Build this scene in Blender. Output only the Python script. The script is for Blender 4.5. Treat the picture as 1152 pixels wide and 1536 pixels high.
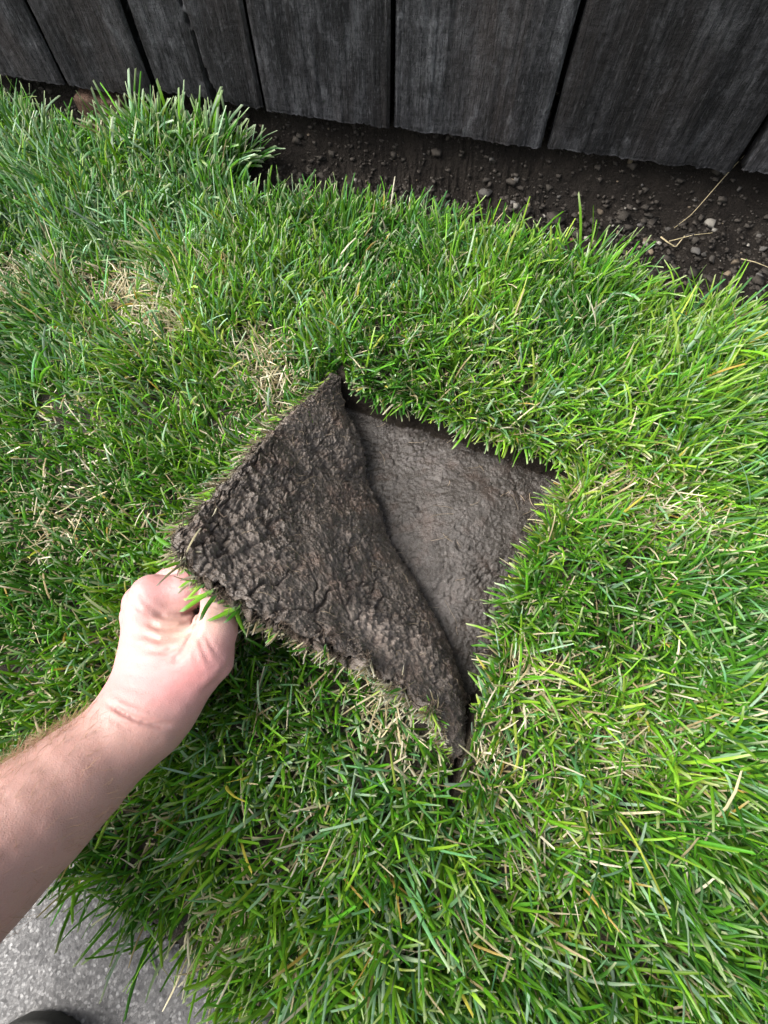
import bpy, math, random
import numpy as np
from mathutils import Vector
random.seed(7)
RNG = np.random.default_rng(7)
for o in list(bpy.data.objects):
    bpy.data.objects.remove(o, do_unlink=True)
S = bpy.context.scene
COL = S.collection

# ------------------------------------------------------------------ camera, sky, sun, exposure
H_CAM, TILT, FPX = 0.52, math.radians(22.0), 800.0
cam_d = bpy.data.cameras.new('camera')
cam = bpy.data.objects.new('camera', cam_d)
COL.objects.link(cam)
cam.location = (0, 0, H_CAM)
cam.rotation_euler = (TILT, 0, 0)
cam_d.sensor_fit = 'HORIZONTAL'
cam_d.sensor_width = 36.0
cam_d.lens = 36.0 * FPX / 1152.0
cam_d.clip_start = 0.01
cam_d.clip_end = 200.0
S.camera = cam

SUN_EL, SUN_AZ = math.radians(50), math.radians(-88)      # azimuth from +Y, clockwise seen from above
world = bpy.data.worlds.new('World')
S.world = world
world.use_nodes = True
wn = world.node_tree
bg = wn.nodes['Background']
sky = wn.nodes.new('ShaderNodeTexSky')
sky.sky_type = 'NISHITA'
sky.sun_disc = False
sky.sun_elevation = SUN_EL
sky.sun_rotation = SUN_AZ
sky.air_density = 1.0
sky.dust_density = 6.0
sky.ozone_density = 0.6
hsv = wn.nodes.new('ShaderNodeHueSaturation')            # thin cloud: a paler sky
hsv.inputs['Saturation'].default_value = 0.35
wn.links.new(sky.outputs[0], hsv.inputs['Color'])
wn.links.new(hsv.outputs[0], bg.inputs[0])
bg.inputs[1].default_value = 0.112
sun_d = bpy.data.lights.new('sun', 'SUN')
sun_d.energy = 1.2
sun_d.angle = math.radians(36)
sun_d.color = (1.0, 0.955, 0.89)
sun = bpy.data.objects.new('sun', sun_d)
COL.objects.link(sun)
sd = Vector((math.sin(SUN_AZ) * math.cos(SUN_EL), math.cos(SUN_AZ) * math.cos(SUN_EL), math.sin(SUN_EL)))
sun.rotation_euler = sd.to_track_quat('Z', 'Y').to_euler()
sun.location = sd * 5
S.view_settings.view_transform = 'Standard'
S.view_settings.look = 'None'
S.view_settings.gamma = 1.0
S.view_settings.use_curve_mapping = False
S.view_settings.exposure = 2.1
S.render.engine = 'CYCLES'
S.cycles.max_bounces = 8

# ------------------------------------------------------------------ helpers
CT, ST = math.cos(TILT), math.sin(TILT)
def ray(u, v):
    x, y, z = (u - 576.0), -(v - 768.0), -FPX
    return np.array([x, y * CT - z * ST, y * ST + z * CT]) / FPX     # unit camera depth
def at(u, v, z=0.0):
    """world point seen along a line of sight, at height z"""
    d = ray(u, v)
    t = (z - H_CAM) / d[2]
    return np.array([0, 0, H_CAM]) + d * t
def deep(u, v, dep):
    return np.array([0, 0, H_CAM]) + ray(u, v) * dep
def project(P):
    """world (N,3) -> survey coordinates u, v and depth"""
    x, y, z = P[:, 0], P[:, 1], P[:, 2] - H_CAM
    yc = y * CT + z * ST
    zc = -y * ST + z * CT
    dep = np.maximum(-zc, 1e-3)
    return 576 + x / dep * FPX, 768 - yc / dep * FPX, dep

def _hash(ix, iy, seed):
    h = (ix.astype(np.int64) * 374761393 + iy.astype(np.int64) * 668265263 + seed * 1442695041) & 0xFFFFFFFF
    h = ((h ^ (h >> 13)) * 1274126177) & 0xFFFFFFFF
    h = h ^ (h >> 16)
    return (h & 0xFFFFFF) / float(0xFFFFFF)
def vnoise(x, y, seed=0):
    ix, iy = np.floor(x), np.floor(y)
    fx, fy = x - ix, y - iy
    fx = fx * fx * fx * (fx * (fx * 6 - 15) + 10); fy = fy * fy * fy * (fy * (fy * 6 - 15) + 10)
    a = _hash(ix, iy, seed); b = _hash(ix + 1, iy, seed)
    c = _hash(ix, iy + 1, seed); d = _hash(ix + 1, iy + 1, seed)
    return (a + (b - a) * fx) * (1 - fy) + (c + (d - c) * fx) * fy
def fbm(x, y, seed=0, octv=4, gain=0.5):
    s = 0; a = 1; t = 0
    for i in range(octv):
        s = s + a * (vnoise(x * 2 ** i + 17.3 * i, y * 2 ** i - 9.1 * i, seed + i) - 0.5)
        t += a; a *= gain
    return s / t * 2
def worley(x, y, seed=0):
    ix, iy = np.floor(x), np.floor(y)
    f1 = np.full(x.shape, 9.0); f2 = np.full(x.shape, 9.0)
    for dx in (-1, 0, 1):
        for dy in (-1, 0, 1):
            cx, cy = ix + dx, iy + dy
            d = np.hypot(cx + _hash(cx, cy, seed) - x, cy + _hash(cx, cy, seed + 7) - y)
            f2 = np.minimum(f2, np.maximum(d, f1))
            f1 = np.minimum(f1, d)
    return f1, f2
def facets(x, y, seed):
    """torn clay: every cell its own height and tilt, with steps between the cells"""
    ix, iy = np.floor(x), np.floor(y)
    best = np.full(x.shape, 9.0); h = np.zeros(x.shape)
    for dx in (-1, 0, 1):
        for dy in (-1, 0, 1):
            cx, cy = ix + dx, iy + dy
            ox, oy = cx + _hash(cx, cy, seed) - x, cy + _hash(cx, cy, seed + 7) - y
            d = np.hypot(ox, oy)
            v = (_hash(cx, cy, seed + 3) - 0.5) * 0.8 + ox * (_hash(cx, cy, seed + 4) - 0.5) * 2 + oy * (_hash(cx, cy, seed + 5) - 0.5) * 2 - 0.5 * d * d
            m = d < best
            h = np.where(m, v, h); best = np.where(m, d, best)
    return h
def sstep(a, b, x):
    t = np.clip((x - a) / (b - a), 0, 1)
    return t * t * (3 - 2 * t)
def seg_dist(x, y, pts, closed=True):
    pts = np.asarray(pts)[:, :2]
    n = len(pts); best = np.full(x.shape, 1e9)
    for i in range(n if closed else n - 1):
        a, b = pts[i], pts[(i + 1) % n]
        e = b - a
        t = np.clip(((x - a[0]) * e[0] + (y - a[1]) * e[1]) / max(e @ e, 1e-12), 0, 1)
        best = np.minimum(best, (x - a[0] - t * e[0]) ** 2 + (y - a[1] - t * e[1]) ** 2)
    return np.sqrt(best)
def inside(x, y, pts):
    pts = np.asarray(pts)[:, :2]
    r = np.zeros(x.shape, bool); n = len(pts)
    for i in range(n):
        a, b = pts[i], pts[(i + 1) % n]
        c = (a[1] > y) != (b[1] > y)
        with np.errstate(divide='ignore', invalid='ignore'):
            xi = (b[0] - a[0]) * (y - a[1]) / (b[1] - a[1]) + a[0]
        r ^= c & (x < xi)
    return r
def sdist(x, y, pts):
    d = seg_dist(x, y, pts)
    return np.where(inside(x, y, pts), -d, d)

def make_mesh(name, verts, faces, smooth=True, tint=None):
    """faces: (M,3) or (M,4) int array"""
    verts = np.ascontiguousarray(verts, np.float32); faces = np.ascontiguousarray(faces, np.int32)
    m = bpy.data.meshes.new(name)
    k = faces.shape[1]
    m.vertices.add(len(verts)); m.vertices.foreach_set('co', verts.ravel())
    m.loops.add(faces.size); m.loops.foreach_set('vertex_index', faces.ravel())
    m.polygons.add(len(faces))
    m.polygons.foreach_set('loop_start', np.arange(0, faces.size, k, dtype=np.int32))
    if smooth:
        m.polygons.foreach_set('use_smooth', np.ones(len(faces), bool))
    if tint is not None:
        a = m.attributes.new('tint', 'FLOAT_COLOR', 'POINT')
        c = np.ones((len(verts), 4), np.float32); c[:, :3] = tint
        a.data.foreach_set('color', c.ravel())
    m.update(calc_edges=True); m.validate()
    return m
def link(name, mesh, mat, parent=None, kind=None, label=None, cat=None, group=None):
    o = bpy.data.objects.new(name, mesh)
    COL.objects.link(o)
    if mat is not None:
        mesh.materials.clear(); mesh.materials.append(mat)
    if parent is not None:
        o.parent = parent
        if parent.type == 'EMPTY': o.location = -parent.location     # meshes are written in world metres
    if kind: o['kind'] = kind
    if label: o['label'] = label
    if cat: o['category'] = cat
    if group: o['group'] = group
    return o
def empty(name, loc, label, cat, group=None):
    o = bpy.data.objects.new(name, None)
    COL.objects.link(o); o.location = loc; o.empty_display_size = 0.03
    o['label'] = label; o['category'] = cat
    if group: o['group'] = group
    return o
def coarse_faces(nx, ny, off, st):
    """the same grid, taking every st-th row and column (plain far sides)"""
    a = np.unique(np.append(np.arange(0, nx, st), nx - 1)); b = np.unique(np.append(np.arange(0, ny, st), ny - 1))
    I = a[:, None] * ny + b[None, :] + off
    return np.stack([I[:-1, :-1].ravel(), I[1:, :-1].ravel(), I[1:, 1:].ravel(), I[:-1, 1:].ravel()], 1)
def grid_faces(nx, ny, off=0):
    i = np.arange(nx - 1)[:, None] * ny + np.arange(ny - 1)[None, :]
    i = i.ravel() + off
    return np.stack([i, i + ny, i + ny + 1, i + 1], 1)

# ------------------------------------------------------------------ materials
class NT:
    def __init__(s, name):
        s.m = bpy.data.materials.new(name); s.m.use_nodes = True
        s.t = s.m.node_tree; s.t.nodes.clear()
        s.out = s.n('ShaderNodeOutputMaterial')
    def n(s, typ, **kw):
        x = s.t.nodes.new(typ)
        for k, v in kw.items():
            if k.startswith('i_'):
                key = k[2:].replace('_', ' ')
                x.inputs[key].default_value = v
            else: setattr(x, k, v)
        return x
    def l(s, a, b): s.t.links.new(a, b)
    def coord(s, which='Object', scale=(1, 1, 1)):
        tc = s.n('ShaderNodeTexCoord'); mp = s.n('ShaderNodeMapping')
        mp.inputs['Scale'].default_value = scale
        s.l(tc.outputs[which], mp.inputs['Vector']); return mp.outputs[0]
    def noise(s, vec, scale, detail=4, rough=0.55, dist=0.0):
        x = s.n('ShaderNodeTexNoise'); x.inputs['Scale'].default_value = scale
        x.inputs['Detail'].default_value = detail; x.inputs['Roughness'].default_value = rough
        x.inputs['Distortion'].default_value = dist
        s.l(vec, x.inputs['Vector']); return x.outputs['Fac']
    def voro(s, vec, scale, feature='F1', out='Distance'):
        x = s.n('ShaderNodeTexVoronoi'); x.feature = feature
        x.inputs['Scale'].default_value = scale; s.l(vec, x.inputs['Vector']); return x.outputs[out]
    def ramp(s, fac, stops):
        x = s.n('ShaderNodeValToRGB'); e = x.color_ramp.elements
        while len(e) < len(stops): e.new(0.5)
        for q, (p, c) in zip(e, stops):
            q.position = p; q.color = (*c, 1) if len(c) == 3 else c
        s.l(fac, x.inputs[0]); return x.outputs[0]
    def mix(s, fac, a, b, mode='MIX'):
        x = s.n('ShaderNodeMix'); x.data_type = 'RGBA'; x.blend_type = mode
        for k, v in ((0, fac), (6, a), (7, b)):
            if hasattr(v, 'is_linked'): s.l(v, x.inputs[k])
            else: x.inputs[k].default_value = v if k == 0 else (*v, 1)
        return x.outputs[2]
    def math(s, op, a, b=0.0):
        x = s.n('ShaderNodeMath'); x.operation = op
        for k, v in ((0, a), (1, b)):
            if hasattr(v, 'is_linked'): s.l(v, x.inputs[k])
            else: x.inputs[k].default_value = v
        return x.outputs[0]
    def rng(s, fac, lo, hi):
        x = s.n('ShaderNodeMapRange'); x.inputs['To Min'].default_value = lo; x.inputs['To Max'].default_value = hi
        s.l(fac, x.inputs[0]); return x.outputs[0]
    def bump(s, h, strength, dist, prev=None):
        x = s.n('ShaderNodeBump'); x.inputs['Strength'].default_value = strength; x.inputs['Distance'].default_value = dist
        s.l(h, x.inputs['Height'])
        if prev is not None: s.l(prev, x.inputs['Normal'])
        return x.outputs[0]
    def pbsdf(s, col, rough, normal=None, spec=0.5, link=True, **kw):
        p = s.n('ShaderNodeBsdfPrincipled')
        for k, v in (('Base Color', col), ('Roughness', rough), ('Specular IOR Level', spec)):
            if hasattr(v, 'is_linked'): s.l(v, p.inputs[k])
            else: p.inputs[k].default_value = (*v, 1) if k == 'Base Color' else v
        for k, v in kw.items(): p.inputs[k.replace('_', ' ')].default_value = v
        if normal is not None: s.l(normal, p.inputs['Normal'])
        if link: s.l(p.outputs[0], s.out.inputs[0])
        return p

def mat_soil(name, a, b, c, rlo, rhi, fine=1.0, spec=0.5):
    t = NT(name); v = t.coord()
    n1 = t.noise(v, 22, 5, 0.6); n2 = t.noise(v, 160, 5, 0.65); n3 = t.noise(v, 700, 3, 0.6)
    col = t.ramp(n1, [(0.3, a), (0.52, b), (0.72, c)])
    col = t.mix(t.rng(n2, 0.0, 0.75), col, tuple(x * 0.55 for x in a))
    grit = t.ramp(t.voro(v, 260, 'F1'), [(0.0, (1, 1, 1)), (0.1, (1, 1, 1)), (0.16, (0, 0, 0))])
    pick = t.ramp(t.noise(v, 90, 2), [(0.6, (0, 0, 0)), (0.66, (1, 1, 1))])
    col = t.mix(t.math('MULTIPLY', grit, t.math('MULTIPLY', pick, 0.6)), col, (0.16, 0.14, 0.115))
    r = t.rng(t.ramp(t.noise(v, 14, 4, 0.6), [(0.38, (0, 0, 0)), (0.62, (1, 1, 1))]), rlo, rhi)
    n4 = t.noise(v, 1500, 3, 0.6)
    bn = t.bump(n4, 0.5 * fine, 0.0007)
    bn = t.bump(n3, 0.65 * fine, 0.0013, bn)
    bn = t.bump(n2, 0.75 * fine, 0.004, bn)
    if spec > 0.4:                                              # damp clay: reddish and pale patches, wet glints
        col = t.mix(t.ramp(t.noise(v, 31, 4, 0.6), [(0.52, (0, 0, 0)), (0.68, (0.32,) * 3)]), col, tuple(c[i] * (1.0, 0.72, 0.60)[i] for i in range(3)))
        col = t.mix(t.ramp(t.noise(v, 19, 5, 0.65), [(0.54, (0, 0, 0)), (0.68, (0.6,) * 3)]), col, tuple(x * 1.35 for x in c))
        r = t.math('MULTIPLY', r, t.ramp(n3, [(0.5, (1, 1, 1)), (0.62, (0.5,) * 3)]))
    t.pbsdf(col, r, bn, spec)
    return t.m
M_DIRT = mat_soil('dirt', (0.011, 0.009, 0.0075), (0.017, 0.014, 0.0115), (0.027, 0.022, 0.018), 0.8, 0.95, 1.6, 0.12)
M_SOD = mat_soil('rooty_topsoil', (0.016, 0.012, 0.009), (0.026, 0.020, 0.014), (0.045, 0.035, 0.024), 0.8, 0.95, 1.6, 0.2)
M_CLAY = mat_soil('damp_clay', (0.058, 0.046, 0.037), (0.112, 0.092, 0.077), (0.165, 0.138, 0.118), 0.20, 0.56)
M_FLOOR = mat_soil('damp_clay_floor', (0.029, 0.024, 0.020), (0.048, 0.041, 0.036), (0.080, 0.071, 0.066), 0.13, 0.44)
M_THATCHSOIL = mat_soil('lawn_soil', (0.022, 0.018, 0.012), (0.036, 0.029, 0.019), (0.06, 0.048, 0.03), 0.8, 0.95)

def mat_blade(name, trans=0.38, rough=0.42):
    t = NT(name)
    a = t.n('ShaderNodeAttribute'); a.attribute_name = 'tint'
    v = t.coord()
    n = t.noise(v, 220, 2)
    col = t.mix(t.rng(n, 0.0, 0.5), a.outputs['Color'], (0.03, 0.06, 0.01), 'MIX')
    col = t.mix(0.55, a.outputs['Color'], col)
    p = t.pbsdf(col, rough, None, 0.18, link=False)
    tr = t.n('ShaderNodeBsdfTranslucent')
    t.l(t.mix(0.6, col, (1.25, 1.2, 0.55), 'MULTIPLY'), tr.inputs[0])
    mx = t.n('ShaderNodeMixShader'); mx.inputs[0].default_value = trans
    t.l(p.outputs[0], mx.inputs[1]); t.l(tr.outputs[0], mx.inputs[2]); t.l(mx.outputs[0], t.out.inputs[0])
    return t.m
M_BLADE = mat_blade('grass_blade', 0.30, 0.40)
M_STRAW = mat_blade('dry_straw', 0.15, 0.6)

def mat_wood(name, dark, mid, lite):
    t = NT(name)
    oi = t.n('ShaderNodeObjectInfo')
    off = t.n('ShaderNodeVectorMath'); off.operation = 'SCALE'
    cmb = t.n('ShaderNodeCombineXYZ')
    for k in range(3): t.l(oi.outputs['Random'], cmb.inputs[k])
    t.l(cmb.outputs[0], off.inputs[0]); off.inputs['Scale'].default_value = 37.0
    tc = t.n('ShaderNodeTexCoord')
    def stretched(sx, sz):
        mp = t.n('ShaderNodeMapping'); mp.inputs['Scale'].default_value = (sx, sx, sz)
        t.l(tc.outputs['Object'], mp.inputs[0]); ad = t.n('ShaderNodeVectorMath'); ad.operation = 'ADD'
        t.l(mp.outputs[0], ad.inputs[0]); t.l(off.outputs[0], ad.inputs[1]); return ad.outputs[0]
    g = t.noise(stretched(150, 5), 1.0, 6, 0.65, 0.6)          # long fibres
    g2 = t.noise(stretched(420, 14), 1.0, 3, 0.6)
    big = t.noise(stretched(17, 4.5), 1.0, 6, 0.66, 1.6)        # weather staining
    saw = t.noise(stretched(60, 260), 1.0, 3, 0.7)             # rough sawn fuzz
    spk = t.noise(stretched(420, 90), 1.0, 2, 0.7)
    col = t.ramp(big, [(0.33, tuple(x * 0.5 for x in dark)), (0.44, dark), (0.54, mid), (0.68, lite)])
    mot = t.noise(stretched(40, 26), 1.0, 6, 0.7, 0.8)
    col = t.mix(t.ramp(mot, [(0.40, (0.65,) * 3), (0.54, (0, 0, 0))]), col, tuple(x * 0.5 for x in dark))
    col = t.mix(t.ramp(mot, [(0.56, (0, 0, 0)), (0.72, (0.6,) * 3)]), col, tuple(x * 1.5 for x in lite))
    pit = t.noise(stretched(300, 110), 1.0, 4, 0.75)
    col = t.mix(t.ramp(pit, [(0.36, (0.7,) * 3), (0.50, (0, 0, 0))]), col, tuple(x * 0.3 for x in dark))
    col = t.mix(t.ramp(g, [(0.30, (0.6,) * 3), (0.52, (0, 0, 0))]), col, tuple(x * 0.32 for x in dark))
    col = t.mix(t.ramp(spk, [(0.55, (0, 0, 0)), (0.8, (0.5,) * 3)]), col, tuple(x * 1.5 for x in lite))
    # pale end wear low on the board and browner tone in places
    br = t.ramp(t.noise(stretched(9, 2.0), 1.0, 3), [(0.48, (0, 0, 0)), (0.72, (0.4,) * 3)])
    col = t.mix(br, col, (0.034, 0.027, 0.024))
    tone = t.n('ShaderNodeMix'); tone.data_type = 'RGBA'; tone.blend_type = 'MULTIPLY'; tone.inputs[0].default_value = 1.0
    t.l(col, tone.inputs[6]); t.l(t.ramp(oi.outputs['Random'], [(0.0, (0.70, 0.70, 0.71)), (0.5, (1.02, 1.03, 1.06)), (1.0, (1.45, 1.46, 1.50))]), tone.inputs[7]); col = tone.outputs[2]
    b = t.bump(g, 0.75, 0.003)
    b = t.bump(saw, 0.45, 0.002, b)
    b = t.bump(pit, 0.6, 0.0025, b)
    b = t.bump(g2, 0.4, 0.0012, b)
    t.pbsdf(col, 0.85, b, 0.12)
    return t.m
M_WOOD = mat_wood('weathered_boards', (0.017, 0.017, 0.018), (0.029, 0.029, 0.031), (0.056, 0.057, 0.060))
M_POST = mat_wood('brown_post', (0.050, 0.030, 0.020), (0.085, 0.052, 0.036), (0.13, 0.085, 0.06))

def mat_pave():
    t = NT('pavement'); v = t.coord()
    vc = t.n('ShaderNodeTexVoronoi'); vc.inputs['Scale'].default_value = 430; t.l(v, vc.inputs['Vector'])
    sx = t.n('ShaderNodeSeparateColor'); t.l(vc.outputs['Color'], sx.inputs[0])
    c = t.ramp(sx.outputs[0], [(0.0, (0.022, 0.022, 0.023)), (0.45, (0.055, 0.054, 0.055)), (0.8, (0.092, 0.091, 0.092)), (0.97, (0.23, 0.23, 0.23))])
    c = t.mix(t.ramp(vc.outputs['Distance'], [(0.35, (0, 0, 0)), (0.8, (0.8,) * 3)]), c, (0.05, 0.05, 0.053))
    c = t.mix(t.rng(t.noise(v, 18, 5, 0.6), 0, 0.55), c, (0.060, 0.059, 0.058))
    b = t.bump(vc.outputs['Distance'], -0.7, 0.0016)
    b = t.bump(t.noise(v, 500, 3), 0.5, 0.001, b)
    t.pbsdf(c, t.rng(sx.outputs[1], 0.35, 0.8), b, 0.5); return t.m
M_PAVE = mat_pave()

def mat_stone():
    t = NT('pebble_stone'); v = t.coord()
    a = t.n('ShaderNodeAttribute'); a.attribute_name = 'tint'
    c = t.mix(t.rng(t.noise(v, 150, 5, 0.65), 0, 0.75), a.outputs['Color'], (0.05, 0.045, 0.038))
    t.pbsdf(c, 0.85, t.bump(t.noise(v, 300, 4), 0.5, 0.002), 0.2); return t.m
M_STONE = mat_stone()

def mat_skin():
    t = NT('skin'); v = t.coord()
    a = t.n('ShaderNodeAttribute'); a.attribute_name = 'tint'
    n = t.noise(v, 55, 4, 0.6)
    c = t.mix(t.rng(n, 0.0, 0.42), a.outputs['Color'], (0.33, 0.125, 0.115), 'MIX')
    c = t.mix(0.55, a.outputs['Color'], c)
    c = t.mix(t.math('MULTIPLY', t.ramp(t.noise(v, 240, 3, 0.6), [(0.58, (0, 0, 0)), (0.72, (1, 1, 1))]), 0.22), c, (0.28, 0.13, 0.10))
    fr = t.ramp(t.voro(v, 75, 'F1'), [(0.03, (1, 1, 1)), (0.085, (0, 0, 0))])
    c = t.mix(t.math('MULTIPLY', fr, 0.30), c, (0.22, 0.10, 0.07))
    cell = t.voro(t.coord(scale=(1, 1, 1)), 620, 'DISTANCE_TO_EDGE')
    b = t.bump(cell, 0.30, 0.0008)
    b = t.bump(t.noise(v, 260, 4, 0.6), 0.22, 0.0016, b)
    p = t.pbsdf(c, 0.52, b, 0.32)
    p.inputs['Subsurface Weight'].default_value = 0.22
    p.inputs['Subsurface Radius'].default_value = (1.0, 0.35, 0.2)
    p.inputs['Subsurface Scale'].default_value = 0.004
    return t.m
M_SKIN = mat_skin()
def mat_plain(name, col, rough, bs=400, bstr=0.4):
    t = NT(name); v = t.coord()
    c = t.mix(t.rng(t.noise(v, 60, 4), 0, 0.7), col, tuple(x * 0.6 for x in col))
    t.pbsdf(c, rough, t.bump(t.noise(v, bs, 3), bstr, 0.001), 0.3); return t.m
M_SHOE = mat_plain('olive_suede', (0.075, 0.066, 0.050), 0.95)
M_SOLE = mat_plain('shoe_sole', (0.03, 0.03, 0.028), 0.7)
M_CLOTH = mat_plain('olive_cloth', (0.05, 0.052, 0.04), 0.9)
M_ROOT = mat_plain('root', (0.30, 0.24, 0.17), 0.7)
M_ROOTDK = mat_plain('dark_root', (0.075, 0.055, 0.04), 0.8)
M_HAIR = mat_plain('arm_hair', (0.27, 0.16, 0.09), 0.5)

# ------------------------------------------------------------------ plan outlines (metres, from the survey points)
def poly(pts, z=0.0): return np.array([at(u, v, z)[:2] for u, v in pts])
FB = 0.05                                                    # board bottoms
fa, fb_ = at(0, 118, FB), at(1152, 264, FB)
FDIR = (fb_ - fa)[:2] / np.linalg.norm((fb_ - fa)[:2])       # along the fence, to the right
FNRM = np.array([-FDIR[1], FDIR[0]])                         # away from the lawn
F0 = fa[:2]
def fence_q(u, v):
    """hit of a line of sight with the fence face: distance along it, height"""
    d = ray(u, v); t = (F0 @ FNRM) / (d[:2] @ FNRM)
    P = np.array([0, 0, H_CAM]) + d * t
    return (P[:2] - F0) @ FDIR, P[2]

HOLE = poly([(498, 556), (560, 590), (640, 612), (720, 642), (800, 668), (868, 690), (880, 708), (850, 735), (838, 775),
             (812, 815), (796, 858), (772, 910), (757, 975), (742, 1030), (722, 1058), (703, 1090), (696, 1124), (680, 1210),
             (668, 1208), (680, 1128), (672, 1105), (650, 1085), (600, 1010), (555, 900), (520, 780), (490, 640)])
DIRT = poly([(-160, 165), (0, 172), (70, 192), (130, 226), (215, 236), (310, 236), (338, 284), (375, 320), (412, 328), (470, 316), (560, 312), (640, 328), (720, 352), (800, 384), (900, 420),
             (1000, 452), (1152, 512), (1500, 700)])
DIRT = np.vstack([DIRT, F0 + FDIR * 3.5 + FNRM * 0.0, F0 + FDIR * 3.5 + FNRM * 3, F0 - FDIR * 3 + FNRM * 3,
                  F0 - FDIR * 3 - FNRM * 0.06])
pa, pb = at(376, 1536)[:2], at(98, 1288)[:2]
pdir = (pb - pa) / np.linalg.norm(pb - pa); pn = np.array([pdir[1], -pdir[0]])
if pn @ np.array([1, 1]) > 0: pn = -pn
PAVE = np.array([pa - pdir * 2.5, pa, pb, pb + pdir * 2.5, pb + pdir * 2.5 + pn * 3, pa - pdir * 2.5 + pn * 3])
HC = at(705, 770)[:2]

def ground_z(x, y, parts=False):
    z = 0.011 * fbm(x * 9, y * 9, 3, 3) + 0.003 * fbm(x * 40, y * 40, 5, 2)
    near = (np.abs(x) < 1.6) & (y > -1) & (y < 2.2)
    dh = np.full(x.shape, 9.0); dd = np.full(x.shape, 9.0)
    dh[near] = sdist(x[near], y[near], HOLE)
    dd = sdist(x, y, DIRT)
    dp = sdist(x, y, PAVE)
    yf = (x - F0[0]) * FNRM[0] + (y - F0[1]) * FNRM[1]
    w1, w2 = worley(x * 95, y * 95, 11)
    w3, w4 = worley(x * 210 + 3, y * 210, 12)
    # dirt strip along the fence: lower than the lawn, lumpy, banked up behind the boards
    zd = -0.022 + 0.016 * fbm(x * 16, y * 16, 21, 4) + 0.009 * (0.5 - w1) + 0.006 * (0.5 - w3) + 0.005 * fbm(x * 110, y * 110, 22, 3, 0.6)
    zd = zd + 0.10 * sstep(-0.012, 0.05, yf)
    jd = dd + 0.012 * fbm(x * 30, y * 30, 33, 3)
    k = sstep(0.004, -0.03, jd)
    z = z * (1 - k) + zd * k
    # dug hole
    jh = dh + 0.006 * fbm(x * 45, y * 45, 41, 3)
    r2 = ((x - HC[0]) / 0.085) ** 2 + ((y - HC[1]) / 0.11) ** 2
    crack = np.exp(-((w2 - w1) / 0.10) ** 2) * sstep(0.0, 0.5, fbm(x * 14, y * 14, 61, 2))
    rough = 0.35 + 1.1 * sstep(-0.25, 0.4, fbm(x * 20, y * 20, 63, 3))
    w5, w6 = worley(x * 48 + 0.8 * fbm(x * 50, y * 50, 64, 2), y * 48 + 0.8 * fbm(x * 50, y * 50, 65, 2), 13)
    crack = np.exp(-((w6 - w5) / 0.05) ** 2) * sstep(0.05, 0.4, fbm(x * 16, y * 16, 66, 2))
    tex = np.zeros(x.shape); ih = jh < 0.01
    xh, yh, rh = x[ih], y[ih], rough[ih]
    wx = 0.35 * fbm(xh * 90, yh * 90, 48, 3); wy = 0.35 * fbm(xh * 90, yh * 90, 49, 3)
    tex[ih] = 0.0016 * facets(xh * 80 + wx, yh * 80 + wy, 51) * rh + 0.0017 * facets(xh * 190 + wx * 2, yh * 190 + wy * 2, 53) * rh \
        + 0.0012 * facets(xh * 420 + wx * 3, yh * 420, 55) + 0.0010 * fbm(xh * 300, yh * 300, 72, 3, 0.65) * rh
    zf = -0.046 + 0.022 * np.exp(-r2) + 0.0055 * fbm(x * 22, y * 22, 51, 4) + 0.7 * tex - 0.0035 * crack
    k2 = sstep(0.001, -0.0075, jh)
    z = z + 0.003 * fbm(x * 160, y * 160, 73, 2) * np.exp(-((jh + 0.004) / 0.004) ** 2)
    z = z * (1 - k2) + zf * k2
    z = np.where(dp < 0.004, np.minimum(z, -0.012 - 0.03 * sstep(0.004, -0.012, dp)), z)
    if parts: return z, jh, jd, dp
    return z

def axis(fine_lo, fine_hi, fine, mid_lo, mid_hi, mid, far):
    a = list(np.arange(fine_lo, fine_hi, fine))
    b = [fine_hi]; 
    while b[-1] < mid_hi: b.append(b[-1] + mid)
    while b[-1] < far: b.append(b[-1] + (b[-1] - mid_hi) * 0.35 + 0.06)
    c = [fine_lo - mid]
    while c[-1] > mid_lo: c.append(c[-1] - mid)
    while c[-1] > -far: c.append(c[-1] - (mid_lo - c[-1]) * 0.35 - 0.06)
    return np.array(c[::-1] + a + b)
gx = axis(HOLE[:, 0].min() - 0.01, HOLE[:, 0].max() + 0.01, 0.0012, -0.8, 0.8, 0.0062, 60)
gy = axis(HOLE[:, 1].min() - 0.01, HOLE[:, 1].max() + 0.01, 0.0012, -0.5, 1.05, 0.0055, 60)
GX, GY = np.meshgrid(gx, gy, indexing='ij')
gz, jh, jd, dp = ground_z(GX.ravel(), GY.ravel(), True)
GV = np.stack([GX.ravel(), GY.ravel(), gz], 1)
GF = grid_faces(len(gx), len(gy))
fh, fd = jh[GF].mean(1), jd[GF].mean(1)
def sub(faces):
    u, inv = np.unique(faces, return_inverse=True)
    return GV[u], inv.reshape(faces.shape)
is_h = fh < -0.0085; is_w = (fh < 0.002) & ~is_h; is_d = (~is_h) & (~is_w) & (fd < -0.004)
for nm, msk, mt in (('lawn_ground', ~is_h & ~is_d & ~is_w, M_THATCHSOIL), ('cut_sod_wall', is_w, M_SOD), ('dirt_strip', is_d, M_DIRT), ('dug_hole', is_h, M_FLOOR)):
    v, f = sub(GF[msk])
    link(nm, make_mesh(nm, v, f), mt, kind='structure')

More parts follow.
